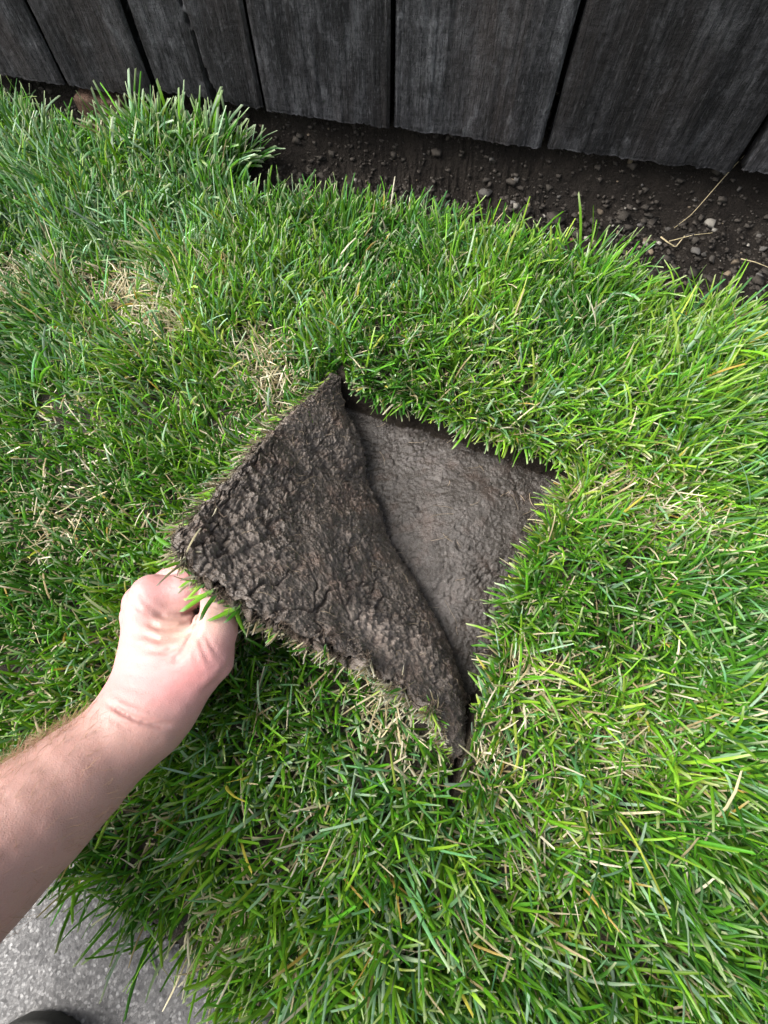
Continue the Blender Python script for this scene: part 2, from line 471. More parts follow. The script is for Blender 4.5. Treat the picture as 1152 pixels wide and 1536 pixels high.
# pavement slab
qx = np.concatenate([np.linspace(-3, -0.62, 10), np.arange(-0.6, -0.1, 0.003), np.linspace(-0.09, 2, 12)])
qy = np.concatenate([np.linspace(-3, -0.62, 10), np.arange(-0.6, 0.0, 0.003), np.linspace(0.01, 2, 12)])
QX, QY = [a.ravel() for a in np.meshgrid(qx, qy, indexing='ij')]
w1, w2 = worley(QX * 300, QY * 300, 5)
QZ = -0.010 + 0.0012 * (0.5 - w1) + 0.002 * fbm(QX * 12, QY * 12, 4, 3)
pf = grid_faces(len(qx), len(qy))
pnd = -((QX - pa[0]) * pn[0] + (QY - pa[1]) * pn[1])          # distance beyond the slab's lawn-side edge
keep = pnd[pf].min(1) < 0.0
ex = np.clip(pnd - 0.006, 0, None); QX = QX + ex * pn[0]; QY = QY + ex * pn[1]
pv = np.stack([QX, QY, QZ], 1)
u_, inv = np.unique(pf[keep], return_inverse=True)
link('pavement', make_mesh('pavement', pv[u_], inv.reshape(-1, 4)), M_PAVE, kind='structure')

# ------------------------------------------------------------------ fence
fence = empty('wooden_fence', (float(F0[0]), float(F0[1]), 0), 'weathered dark grey board fence standing behind the strip of bare dirt', 'fence')
edges_px = [(98, 131), (234, 146), (397, 166), (586, 192), (815, 224), (1103, 260)]
qs = [fence_q(u, v)[0] for u, v in edges_px]
bots = [(0, 118, 91, 130), (106, 132, 230, 146), (238, 140, 392, 166), (402, 167, 581, 192), (591, 193, 811, 224.5), (820, 224, 1097, 263), (1112, 256, 1400, 288)]
qs = [qs[0] - 0.19, *qs, qs[-1] + 0.17]
def board(q0, q1, z0, z1, seed, thick=0.019, off=0.0, crack=None, tilt=0.0):
    """one rough sawn board: q along the fence, z0/z1 bottom heights at its two sides"""
    w = q1 - q0; top = 1.75
    ts = np.linspace(0, 1, max(8, int(w / 0.0026)))
    hs = np.concatenate([np.arange(0, 0.5, 0.004), np.linspace(0.5, top, 26)])
    T, Hh = np.meshgrid(ts, hs, indexing='ij')
    T, Hh = T.ravel(), Hh.ravel()
    q = q0 + T * w
    edge = 0.0016 * fbm(Hh * 9, Hh * 0 + seed, seed, 3)
    q = q + np.where(T < 0.02, edge, 0) + np.where(T > 0.98, -edge * 0.8, 0)
    zb = z0 + (z1 - z0) * T + 0.0022 * fbm(T * 9, T * 0 + seed, seed + 3, 3) + 0.0020 * fbm(T * 60, T * 0 + seed, seed + 4, 2)
    z = zb + Hh * (top - zb) / top
    rnd = np.minimum(np.minimum(T, 1 - T) * w, 0.003) / 0.003
    bev = (1 - np.sqrt(np.clip(1 - (1 - rnd) ** 2, 0, 1))) * 0.003
    bev = bev + np.clip(1 - Hh / 0.004, 0, 1) * 0.0012
    f = 0.0011 * fbm(q * 300, z * 10, seed + 5, 3) + 0.0016 * fbm(q * 40, z * 3, seed + 6, 3) + 0.003 * (T - 0.5) ** 2 \
        + 0.0005 * fbm(q * 120, z * 320, seed + 8, 2)
    f = f + bev
    f = f + tilt * z
    if crack is not None:
        cq = np.interp(z, crack[:, 1], crack[:, 0]); cw = np.interp(z, crack[:, 1], crack[:, 2])
        dq = np.abs(q - cq)
        f = f + 0.014 * sstep(1.0, 0.45, dq / np.maximum(cw, 1e-5))
    def world(q, dep, z): 
        return np.stack([F0[0] + FDIR[0] * q + FNRM[0] * dep, F0[1] + FDIR[1] * q + FNRM[1] * dep, z], 1)
    front = world(q, off + f, z); back = world(q, np.full_like(q, off + thick) + tilt * z, z)
    n, m = len(ts), len(hs)
    F1 = grid_faces(n, m); F2 = coarse_faces(n, m, n * m, 8)[:, ::-1]
    idx = np.arange(n * m).reshape(n, m); N = n * m
    def strip(a): return np.stack([a[:-1], a[1:], a[1:] + N, a[:-1] + N], 1)
    fs = np.vstack([F1, F2, strip(idx[0, ::-1]), strip(idx[-1, :]), strip(idx[:, 0]), strip(idx[::-1, -1])])
    me = make_mesh('board', np.vstack([front, back]), fs, smooth=False)
    return link('board', me, M_WOOD, fence)
cr = [(268, 0), (292, 62), (303, 102), (312, 128), (322, 150)]
crk = np.array([[*fence_q(u, v), w] for (u, v), w in zip(cr, (0.0008, 0.0014, 0.0022, 0.0040, 0.0080))])[::-1]
crk = crk[np.argsort(crk[:, 1])]
for i in range(len(qs) - 1):
    a, b = qs[i], qs[i + 1]
    bt = bots[i]
    z0, z1 = fence_q(bt[0], bt[1])[1], fence_q(bt[2], bt[3])[1]
    if i == 0: z0 = z1 + 0.004
    if i == len(qs) - 2: z1 = z0
    g = [0.004, 0.0034, 0.0034, 0.0022, 0.0034, 0.0036, 0.0040][i]
    board(a + g, b - g, z0, z1, 100 + i * 13, off=[0.004, 0.0, 0.003, -0.001, 0.0, 0.002, -0.002][i], crack=crk if i == 2 else None)
for k in range(3):
    board(qs[0] - 0.15 * (k + 1) + 0.003, qs[0] - 0.15 * k - 0.003, 0.05, 0.05, 300 + k)
    board(qs[-1] + 0.16 * k + 0.003, qs[-1] + 0.16 * (k + 1) - 0.003, 0.05, 0.05, 330 + k)
def fbox(name, q0, q1, d0, d1, z0, z1, mat, parent=fence):
    vs = [];
    for q in (q0, q1):
        for d in (d0, d1):
            for z in (z0, z1):
                p = F0 + FDIR * q + FNRM * d; vs.append((p[0], p[1], z))
    fs = [(0, 1, 3, 2), (4, 6, 7, 5), (0, 4, 5, 1), (2, 3, 7, 6), (0, 2, 6, 4), (1, 5, 7, 3)]
    me = make_mesh(name, np.array(vs), np.array(fs), smooth=False)
    o = link(name, me, mat, parent)
    bv = o.modifiers.new('bevel', 'BEVEL'); bv.width = 0.003; bv.segments = 2
    return o
qp0, qp1 = fence_q(100, 135)[0], fence_q(166, 142)[0]
fbox('rail', qs[0] - 0.4, qs[-1] + 0.45, 0.026, 0.064, 0.24, 0.33, M_WOOD)
fbox('rail', qs[0] - 0.4, qs[-1] + 0.45, 0.026, 0.064, 1.40, 1.49, M_WOOD)
fbox('post', qp0 + 0.004, qp1 + 0.012, -0.003, 0.0640, -0.06, 0.038, M_POST)
for k in range(9):     # cover boards nailed to the far side over the gaps
    q = qs[0] - 0.30 + k * 0.20
    fbox('back_board', q, q + 0.199, 0.0665, 0.084, -0.02, 1.72, M_WOOD)

# ------------------------------------------------------------------ turf flap: a triangle of sod folded back and held up
flap = empty('turf_flap', tuple(at(600, 900, 0)), 'lifted triangle of sod folded back to show its dark clay underside', 'turf')
Hc = [(0.0, 513, 566, 0.0), (0.12, 524, 615, -0.024), (0.3, 548, 705, -0.032), (0.46, 583, 790, -0.030), (0.6, 622, 868, -0.030),
      (0.74, 662, 950, -0.031), (0.87, 695, 1030, -0.028), (0.95, 707, 1085, -0.016), (1.0, 697, 1130, 0.002)]
Oc = [(0.0, 500, 559, 0.004), (0.16, 430, 626, 0.052), (0.32, 348, 712, 0.105), (0.47, 262, 806, 0.150), (0.50, 268, 828, 0.150), (0.60, 352, 890, 0.128),
      (0.72, 470, 955, 0.092), (0.83, 582, 1004, 0.056), (0.91, 648, 1058, 0.042), (0.96, 670, 1096, 0.030), (1.0, 684, 1138, 0.010)]
NS, NTT = 420, 330
sv = np.linspace(0, 1, NS); tv = np.linspace(0, 1, NTT)
def curve(c, s, sm):
    c = np.array(c); P = np.array([at(u, v, z) for _, u, v, z in c])
    ss = np.linspace(0, 1, 400)
    Q = np.stack([np.interp(ss, c[:, 0], P[:, k]) for k in range(3)], 1)
    w = np.exp(-np.linspace(-2, 2, 2 * sm + 1) ** 2); w /= w.sum()
    Qp = np.vstack([np.repeat(Q[:1], sm, 0) * 2 - Q[1:sm + 1][::-1], Q, 2 * np.repeat(Q[-1:], sm, 0) - Q[-sm - 1:-1][::-1]])
    Q = np.stack([np.convolve(Qp[:, k], w, 'valid') for k in range(3)], 1)
    return np.stack([np.interp(s, ss, Q[:, k]) for k in range(3)], 1)
Hs, Oss, Ob = curve(Hc, sv, 14), curve(Oc, sv, 5), curve(Oc, sv, 42)
jit = 0.0065 * fbm(sv * 34, sv * 0, 91, 4)[:, None]
T2 = tv[None, :, None]
def flap_point():
    O = Ob[:, None] * (1 - T2 ** 2) + Oss[:, None] * T2 ** 2
    P = Hs[:, None] * (1 - T2) + O * T2
    zt = tv ** 0.72
    P[:, :, 2] = Hs[:, None, 2] * (1 - zt) + O[:, :, 2] * zt
    P = P + jit[:, None] * T2 ** 8 * np.array([1, 1, 0])
    return P
FP = flap_point()
def grid_normals(P):
    a = np.gradient(P, axis=0); b = np.gradient(P, axis=1)
    n = np.cross(a, b); n /= np.linalg.norm(n, axis=2, keepdims=True) + 1e-12
    n = np.where(np.isnan(n), 0, n)
    view = np.array([0, 0, H_CAM]) - P
    s = np.sign((n * view).sum(2).mean())
    return n * s
FN = grid_normals(FP)
# metric coordinates on the sheet: its best-fitting plane
_c = FP.reshape(-1, 3); _c = _c - _c.mean(0)
_ax = np.linalg.svd(_c[::37], full_matrices=False)[2]
mu = (_c @ _ax[0]).reshape(NS, NTT); mvv = (_c @ _ax[1]).reshape(NS, NTT)
w1, w2 = worley(mu * 80 + 0.6 * fbm(mu * 60, mvv * 60, 4, 2), mvv * 80 + 0.6 * fbm(mu * 60, mvv * 60, 5, 2), 31)
w3, w4 = worley(mu * 190, mvv * 190, 32)
w5, w6 = worley(mu * 34 + 0.7 * fbm(mu * 40, mvv * 40, 6, 3), mvv * 34 + 0.7 * fbm(mu * 40, mvv * 40, 7, 3), 36)
patch = sstep(-0.1, 0.35, fbm(mu * 18, mvv * 18, 38, 2))
crk1 = np.exp(-((w2 - w1) / 0.09) ** 2) * sstep(-0.05, 0.4, fbm(mu * 20, mvv * 20, 39, 3))
crk2 = np.exp(-((w6 - w5) / 0.045) ** 2) * sstep(0.0, 0.3, fbm(mu * 13, mvv * 13, 40, 2))
ridge = 1 - 2 * np.abs(fbm(mu * 46, mvv * 46, 44, 4))
rgh = 0.4 + 1.0 * sstep(-0.3, 0.4, fbm(mu * 19, mvv * 19, 46, 3))
wx = 0.35 * fbm(mu * 90, mvv * 90, 48, 3); wy = 0.35 * fbm(mu * 90, mvv * 90, 49, 3)
disp = 0.0082 * fbm(mu * 15, mvv * 15, 34, 4) - 0.0026 * crk1 * patch - 0.0055 * crk2 + 0.0011 * (ridge - 0.6) \
    + 0.0018 * facets(mu * 75 + wx, mvv * 75 + wy, 50) * rgh + 0.0021 * facets(mu * 170 + wx * 2, mvv * 170 + wy * 2, 52) * rgh + 0.0014 * facets(mu * 380 + wx * 3, mvv * 380, 54) \
    + 0.0012 * fbm(mu * 300, mvv * 300, 35, 3, 0.65) * rgh
edge_t = np.clip((1 - T2[..., 0]) / 0.03, 0, 1)
fade = np.minimum(1, np.minimum(sv, 1 - sv)[:, None] / 0.04)
rim = 0.004 * (1 - np.sqrt(np.clip(1 - (1 - edge_t) ** 2, 0, 1)))
FRONT = FP + FN * (disp * (0.3 + 0.7 * fade) - rim)[..., None]
thick = (0.006 + 0.014 * np.minimum(1, np.minimum(sv, 1 - sv) / 0.15))[:, None] * (1 - 0.35 * T2[..., 0] ** 3)
kd = sstep(0.10, 0.0, np.minimum(sv, 1 - sv))[:, None, None]
BN = FN * (1 - kd) + np.array([0.25, 0.1, 0.9]) * kd; BN /= np.linalg.norm(BN, axis=2, keepdims=True) + 1e-9
BACK = FP - BN * (thick + 0.002 * fbm(mu * 60, mvv * 60, 55, 3))[..., None]
me_v = np.vstack([FRONT.reshape(-1, 3), BACK.reshape(-1, 3)])
N = NS * NTT
fa_ = grid_faces(NS, NTT)
# orient the front towards its normal
p0, p1, p2 = me_v[fa_[5000, 0]], me_v[fa_[5000, 1]], me_v[fa_[5000, 2]]
if np.cross(p1 - p0, p2 - p1) @ FN.reshape(-1, 3)[fa_[5000, 0]] < 0: fa_ = fa_[:, ::-1]
idx = np.arange(N).reshape(NS, NTT)
fb2 = coarse_faces(NS, NTT, N, 5)
if (fa_[0, 1] - fa_[0, 0]) == NTT: fb2 = fb2[:, ::-1]
e = idx[:, -1]; wall = np.stack([e[:-1], e[1:], e[1:] + N, e[:-1] + N], 1)
e0 = idx[:, 0]; wall0 = np.stack([e0[1:], e0[:-1], e0[:-1] + N, e0[1:] + N], 1)
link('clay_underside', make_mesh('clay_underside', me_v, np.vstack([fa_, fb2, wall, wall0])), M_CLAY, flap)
# lowest height of the sheet over each ground cell, to keep the lawn from growing through it
CELL = 0.006
FMIN = {}
_lo = me_v[N:]
_kx = np.floor(_lo[:, 0] / CELL).astype(int) + 400; _ky = np.floor(_lo[:, 1] / CELL).astype(int) + 400
FMAP = np.full((800, 800), 9.0)
np.minimum.at(FMAP, (_kx, _ky), np.minimum(_lo[:, 2], me_v[:N][:, 2]))
_kx2 = np.floor(me_v[:N, 0] / CELL).astype(int) + 400; _ky2 = np.floor(me_v[:N, 1] / CELL).astype(int) + 400
np.minimum.at(FMAP, (_kx2, _ky2), me_v[:N, 2] - 0.02)
def flap_low(x, y):
    i = np.clip(np.floor(x / CELL).astype(int) + 400, 0, 799); j = np.clip(np.floor(y / CELL).astype(int) + 400, 0, 799)
    return FMAP[i, j]

# ------------------------------------------------------------------ the reaching arm and hand: one smooth skin
def capsule(P, a, b, ra, rb, flat=None):
    ba = b - a; pa_ = P - a
    h = np.clip((pa_ @ ba) / (ba @ ba), 0, 1).astype(np.float32)
    return np.linalg.norm(pa_ - h[:, None] * ba, axis=1) - (ra + (rb - ra) * h)
def smin(a, b, k):
    h = np.clip(0.5 + 0.5 * (b - a) / k, 0, 1)
    return b + (a - b) * h - k * h * (1 - h)
def J(u, v, dep, rpx): return deep(u, v, dep).astype(np.float32), rpx * dep / FPX
def chain(P, pts, k=0.006, d=None):
    js = [J(*p) for p in pts]
    for (a, ra), (b, rb) in zip(js[:-1], js[1:]):
        q = capsule(P, a, b, ra, rb)
        d = q if d is None else smin(d, q, k)
    return d
CREASES = [  # polyline (u, v), width px, depth m
    ([(304, 903), (300, 922), (294, 942), (284, 960), (273, 980), (264, 990)], 4.4, 0.0034),
    ([(226, 917), (246, 925), (272, 925), (300, 912)], 4.2, 0.0026),
    ([(210, 930), (240, 943), (268, 941), (297, 928)], 4.2, 0.0022),
    ([(206, 950), (240, 961), (268, 955), (293, 940)], 4.2, 0.0020),
    ([(212, 974), (246, 978), (268, 970), (287, 955)], 3.8, 0.0015),
    ([(226, 1000), (250, 992), (270, 980)], 3.4, 0.0009),
    ([(150, 1046), (166, 1058), (182, 1068), (205, 1079), (232, 1087), (268, 1090)], 3.6, 0.0026),
    ([(158, 1070), (180, 1086), (214, 1098)], 3.0, 0.0008), ([(170, 1040), (190, 1052), (222, 1060)], 3.0, 0.0005),
    ([(306, 895), (330, 902), (356, 898)], 2.4, 0.0012), ([(306, 905), (331, 912), (356, 908)], 2.4, 0.0012),
    ([(308, 915), (333, 921), (354, 917)], 2.4, 0.0008), ([(312, 926), (333, 930), (352, 927)], 2.4, 0.0005),
    ([(196, 896), (206, 912), (222, 922)], 2.6, 0.0010), ([(206, 884), (216, 902), (232, 912)], 2.6, 0.0009), ([(190, 915), (204, 926), (220, 930)], 2.4, 0.0006),
    ([(297, 950), (304, 975), (318, 998)], 3.0, 0.0010), ([(304, 944), (316, 968), (330, 985)], 2.8, 0.0008), ([(290, 965), (294, 990), (304, 1010)], 3.0, 0.0006),
    ([(358, 968), (345, 995), (326, 1020), (296, 1044)], 3.6, 0.0011),
    ([(180, 1026), (210, 1036), (245, 1040)], 2.6, 0.0005), ([(184, 988), (212, 994), (240, 990)], 2.6, 0.0006),
    ([(184, 962), (204, 968), (224, 964)], 2.6, 0.0006), ([(182, 1008), (210, 1014), (238, 1012)], 2.6, 0.0005),
    ([(240, 1018), (268, 1012), (290, 1020)], 2.8, 0.0004),
]
def hand_sdf(P, crease=True):
    d = None
    # forearm, wrist and heel of the hand
    d = chain(P, [(-330, 1540, 0.285, 150), (-170, 1408, 0.312, 128), (-40, 1297, 0.340, 100), (52, 1220, 0.362, 81), (120, 1162, 0.382, 67), (184, 1104, 0.402, 54), (200, 1088, 0.405, 52),
                  (222, 1068, 0.410, 57)], 0.016)
    d = smin(d, chain(P, [(-330, 1540, 0.285, 150), (-560, 1560, 0.18, 200)], 0.01), 0.02)
    d = smin(d, chain(P, [(228, 1060, 0.412, 58), (255, 1000, 0.424, 66)]), 0.018)                       # heel / palm mass
    d = smin(d, chain(P, [(206, 1062, 0.414, 42), (218, 985, 0.424, 36), (221, 925, 0.430, 33)]), 0.012)    # index metacarpal
    d = smin(d, chain(P, [(252, 1045, 0.410, 50), (306, 985, 0.412, 43), (322, 945, 0.416, 33), (330, 905, 0.424, 27.5), (336, 862, 0.438, 25), (338, 840, 0.446, 22)], 0.004), 0.010)  # thumb
    d = smin(d, chain(P, [(250, 975, 0.430, 40), (262, 940, 0.436, 34)]), 0.012)                          # web
    # index finger bends at the knuckle and runs up under the sod corner
    fi = chain(P, [(221, 922, 0.432, 31), (228, 893, 0.432, 30), (280, 888, 0.436, 27), (302, 868, 0.446, 22)], 0.004)
    d = smin(d, fi, 0.006)
    # middle, ring and little finger curl behind it
    fm = chain(P, [(214, 985, 0.452, 34), (216, 905, 0.462, 29), (268, 868, 0.466, 25), (300, 850, 0.462, 22)], 0.004)
    fr = chain(P, [(218, 995, 0.474, 32), (212, 925, 0.486, 28), (272, 890, 0.490, 24), (300, 872, 0.484, 21)], 0.004)
    fl = chain(P, [(226, 1005, 0.490, 29), (226, 950, 0.502, 24), (270, 918, 0.506, 21), (290, 902, 0.500, 18)], 0.004)
    d = smin(d, smin(smin(fm, fr, 0.003), fl, 0.003), 0.005)
    d = smin(d, chain(P, [(236, 1040, 0.436, 55), (230, 1000, 0.462, 44)]), 0.016)                        # far side of the palm
    if crease:
        sel = np.where((np.abs(d) < 0.010))[0]
        u, v, dep = project(P[sel])
        add = np.zeros(len(sel))
        frontish = sstep(0.445, 0.435, dep)
        for pts, w, g in CREASES:
            pts = np.array(pts, float)
            dd = seg_dist(u, v, pts, closed=False)
            L_ = np.linalg.norm(pts[-1] - pts[0]) * 0.30 + 1e-6
            e0 = np.hypot(u - pts[0, 0], v - pts[0, 1]); e1 = np.hypot(u - pts[-1, 0], v - pts[-1, 1])
            tp = sstep(0.0, 1.0, np.minimum(e0, e1) / L_)
            tp = np.where(g > 0.003, 0.5 + 0.5 * tp, tp)
            add += 0.78 * tp * frontish * (g * np.exp(-(dd / w) ** 2) - (0.1 if g > 0.003 else 0.3) * g * np.exp(-((dd - 2.4 * w) / (1.4 * w)) ** 2))
        # soft irregularity of flesh and tendons
        add += 0.0007 * fbm(u / 40, v / 40, 77, 2)
        d[sel] += add
    return d
def surface_nets(f, lo, hi, h):
    ax = [np.arange(lo[k], hi[k], h, dtype=np.float32) for k in range(3)]
    nx, ny, nz = [len(a) for a in ax]
    V = np.empty((nx, ny, nz), np.float32)
    B = 16
    bl = [(i, j, k) for i in range(0, nx, B) for j in range(0, ny, B) for k in range(0, nz, B)]
    cen = np.array([[ax[a][min(b[a] + B // 2, len(ax[a]) - 1)] for a in range(3)] for b in bl], np.float32)
    dc = f(cen)
    live = np.abs(dc) < B * h * 0.90 + 0.012
    for b, d0, lv_ in zip(bl, dc, live):
        sl = tuple(slice(b[a], b[a] + B) for a in range(3))
        if not lv_: V[sl] = d0; continue
        g = np.stack(np.meshgrid(ax[0][sl[0]], ax[1][sl[1]], ax[2][sl[2]], indexing='ij'), -1)
        V[sl] = f(g.reshape(-1, 3).astype(np.float32)).reshape(g.shape[:3])
    sg = V < 0
    acc = np.zeros((nx - 1, ny - 1, nz - 1, 3), np.float32); cnt = np.zeros((nx - 1, ny - 1, nz - 1), np.float32)
    offs = [(i, j, k) for i in (0, 1) for j in (0, 1) for k in (0, 1)]
    def cs(A, o): return A[o[0]:nx - 1 + o[0], o[1]:ny - 1 + o[1], o[2]:nz - 1 + o[2]]
    for o in offs:
        for axs in range(3):
            if o[axs]: continue
            p = list(o); p[axs] = 1
            a, b = cs(V, o), cs(V, p)
            m = (a < 0) != (b < 0)
            t = np.where(m, a / np.where(m, a - b, 1), 0)
            for k in range(3):
                acc[..., k] += np.where(m, (o[k] + (t if k == axs else 0)), 0)
            cnt += m
    act = cnt > 0
    ids = np.full(act.shape, -1, np.int64); ids[act] = np.arange(act.sum())
    ii = np.argwhere(act)
    pos = (ii + acc[act] / cnt[act][:, None]) * h + np.array([a[0] for a in ax])
    quads = []
    for axs in range(3):
        sl0 = [slice(None)] * 3; sl1 = [slice(None)] * 3
        sl0[axs] = slice(0, -1); sl1[axs] = slice(1, None)
        a, b = sg[tuple(sl0)], sg[tuple(sl1)]
        e = np.argwhere(a != b)
        o1, o2 = [k for k in range(3) if k != axs]
        ok = (e[:, o1] > 0) & (e[:, o2] > 0) & (e[:, o1] < V.shape[o1] - 1) & (e[:, o2] < V.shape[o2] - 1)
        e = e[ok]
        ins = a[tuple(e.T)]
        c = []
        for d1, d2 in ((-1, -1), (0, -1), (0, 0), (-1, 0)):
            q = e.copy(); q[:, o1] += d1; q[:, o2] += d2
            c.append(ids[tuple(q.T)])
        qd = np.stack(c, 1)
        flip = ins if axs != 1 else ~ins
        qd[~flip] = qd[~flip][:, ::-1]
        quads.append(qd)
    F = np.vstack(quads)
    F = F[(F >= 0).all(1)]
    return pos.astype(np.float32), F
hv, hf = surface_nets(hand_sdf, (-0.50, -0.34, 0.0), (-0.09, 0.13, 0.42), 0.0016)
person = empty('person', (-0.3, -0.45, 0), 'person reaching in with a bare forearm, pink hand gripping the lifted corner of sod', 'person')
hu, hvv, hd = project(hv)
along = sstep(1120, 1010, hvv - 0.25 * (hu - 200))                # 1 on the hand, 0 on the forearm
arm_c = np.array([0.300, 0.185, 0.158]); hand_c = np.array([0.375, 0.205, 0.200]); pale_c = np.array([0.390, 0.285, 0.225])
tint = arm_c + (hand_c - arm_c) * along[:, None]
pal = np.exp(-(((hu - 262) / 48) ** 2 + ((hvv - 945) / 34) ** 2)) + np.exp(-(((hu - 330) / 22) ** 2 + ((hvv - 920) / 30) ** 2))
tint = tint + (pale_c - tint) * np.clip(pal, 0, 1)[:, None] * 0.75
red = np.exp(-(((hu - 285) / 45) ** 2 + ((hvv - 1005) / 35) ** 2)) + 0.8 * np.exp(-(((hu - 215) / 50) ** 2 + ((hvv - 1030) / 30) ** 2))
tint = tint * (1 - np.clip(red, 0, 1)[:, None] * np.array([0.04, 0.20, 0.20]))
link('arm', make_mesh('arm', hv, hf, tint=tint), M_SKIN, person)

def tubes(paths, radii, sides=4):
    """paths (N,K,3), radii (N,K) -> verts, faces"""
    N_, K = paths.shape[:2]
    tg = np.gradient(paths, axis=1); tg /= np.linalg.norm(tg, axis=2, keepdims=True) + 1e-9
    ref = np.where(np.abs(tg[..., 2:3]) > 0.9, np.array([1.0, 0, 0]), np.array([0, 0, 1.0]))
    s = np.cross(tg, ref); s /= np.linalg.norm(s, axis=2, keepdims=True) + 1e-9
    r = np.cross(s, tg)
    ang = np.arange(sides) / sides * 2 * np.pi
    V = paths[:, :, None] + radii[:, :, None, None] * (s[:, :, None] * np.cos(ang)[:, None] + r[:, :, None] * np.sin(ang)[:, None])
    i = np.arange(N_)[:, None, None] * (K * sides) + np.arange(K - 1)[None, :, None] * sides
    a = np.arange(sides)[None, None, :]; b = (np.arange(sides) + 1) % sides
    F = np.stack([i + a, i + b, i + b + sides, i + a + sides], -1).reshape(-1, 4)
    return V.reshape(-1, 3), F

# fine hair on the forearm, mostly its upper-left side
fn = hv[hf[:, 0]]
e1 = hv[hf[:, 1]] - fn; e2 = hv[hf[:, 2]] - fn
nrm = np.cross(e1, e2); nrm /= np.linalg.norm(nrm, axis=1, keepdims=True) + 1e-12
uu, vv, _ = project(fn)
cand = np.where((uu > -260) & (uu < 170) & (vv > 1050) & (vv < 1420) & (RNG.random(len(fn)) < 0.5))[0]
if (hand_sdf(fn[cand[:200]] + nrm[cand[:200]].astype(np.float32) * 0.002, False) - hand_sdf(fn[cand[:200]], False)).mean() < 0: nrm = -nrm
wgt = np.clip(0.05 + 0.95 * np.clip(-nrm[cand, 0] * 0.6 + nrm[cand, 1] * 0.7, 0, 1) ** 2, 0, 1) * (nrm[cand, 2] > -0.6) * sstep(1052, 1090, vv[cand])
pick = RNG.choice(cand, 1900, replace=False, p=wgt / wgt.sum())
dirn = (deep(190, 1098, .402) - deep(-40, 1297, .34)); dirn /= np.linalg.norm(dirn)
L = RNG.uniform(0.006, 0.015, len(pick))[:, None]
rd = RNG.normal(0, 0.35, (len(pick), 3))
hdir = dirn * 0.8 + rd
hp = np.stack([fn[pick] + nrm[pick] * (0.0028 * k - 0.0006 * k * k) + hdir * L * k / 3 for k in range(4)], 1)
v_, f_ = tubes(hp, np.full((len(pick), 4), 0.00010) * np.array([1, 1, .8, .4]), 3)
link('arm_hair', make_mesh('arm_hair', v_, f_), M_HAIR, person, kind='stuff')

# shoe standing on the pavement, its toe just entering the frame, and the leg above it
tc = at(2, 1690, 0.026)
sdirv = np.array([0.10, 1.0, 0]); sdirv /= np.linalg.norm(sdirv); sside = np.array([sdirv[1], -sdirv[0], 0])
tr = 0.047
def shoe_sdf(P):
    a = (P - tc) @ sdirv; b = (P - tc) @ sside; z = P[:, 2]
    d = None
    for (l, w, zc, rz) in ((0.0, tr, 0.022, 0.031), (-0.06, tr * 1.0, 0.03, 0.042), (-0.13, tr * 0.86, 0.042, 0.056), (-0.2, tr * 0.78, 0.045, 0.062)):
        q = np.sqrt(((a - l) / (tr * 1.0)) ** 2 + (b / w) ** 2 + ((z - zc) / rz) ** 2)
        e = (q - 1) * min(w, rz)
        d = e if d is None else smin(d, e, 0.02)
    return np.maximum(d, 0.006 - z)
sv_, sf_ = surface_nets(shoe_sdf, tc + np.array([-0.13, -0.30, -0.03]), tc + np.array([0.11, 0.07, 0.10]), 0.003)
shoe = link('shoe', make_mesh('shoe', sv_, sf_), M_SHOE, person)
def sole_sdf(P):
    a = (P - tc) @ sdirv; b = (P - tc) @ sside; z = P[:, 2]
    h = np.clip(a, -0.215, 0.0)
    w = tr * 1.06 - 0.010 * np.clip(-a / 0.2, 0, 1)
    d = np.hypot(a - h, b) - w
    return np.maximum(d, np.abs(z - 0.001) - 0.010)
sv_, sf_ = surface_nets(sole_sdf, tc + np.array([-0.13, -0.30, -0.05]), tc + np.array([0.11, 0.08, 0.02]), 0.003)
link('sole', make_mesh('sole', sv_, sf_), M_SOLE, shoe)
ank = tc - sdirv * 0.19 + np.array([0, 0, 0.09])
def leg_sdf(P):
    d = capsule(P, ank - np.array([0, 0, 0.02]), ank + np.array([-0.02, -0.03, 0.36]), 0.058, 0.075)
    d = smin(d, capsule(P, ank + np.array([-0.02, -0.03, 0.36]), ank + np.array([0.1, -0.42, 0.42]), 0.078, 0.10), 0.03)
    return d + 0.004 * np.sin(P[:, 2] * 90 + P[:, 0] * 30) * 0.5
lv, lf = surface_nets(leg_sdf, ank + np.array([-0.16, -0.56, -0.06]), ank + np.array([0.22, 0.1, 0.54]), 0.008)
link('trouser_leg', make_mesh('trouser_leg', lv, lf), M_CLOTH, person)
# crouching photographer's upper body with left sleeve, unseen, added to shade the near lawn
elb = deep(-560, 1560, 0.18)
V3 = lambda *a: np.array(a, float)
SHL = V3(-0.25, -0.36, 0.74)
def shirt_sdf(P):
    d = capsule(P, V3(-0.06, -0.78, 0.45), V3(-0.04, -0.44, 0.76), 0.16, 0.15)
    d = smin(d, capsule(P, SHL, V3(0.17, -0.36, 0.74), 0.085, 0.085), 0.06)
    d = smin(d, capsule(P, SHL, elb + (SHL - elb) * 0.30, 0.080, 0.068), 0.03)
    return d + 0.004 * np.sin(P[:, 2] * 60 + 20 * P[:, 0]) * np.sin(P[:, 0] * 40)
lv, lf = surface_nets(shirt_sdf, V3(-0.50, -1.02, 0.20), V3(0.32, -0.16, 1.02), 0.012)
link('unseen_shirt', make_mesh('unseen_shirt', lv, lf), M_CLOTH, person)
HD = V3(-0.04, -0.30, 0.97)
ftn = V3(0, 0.70, -0.714); upn = V3(0, 0.714, 0.70)                # face looks down at the lawn
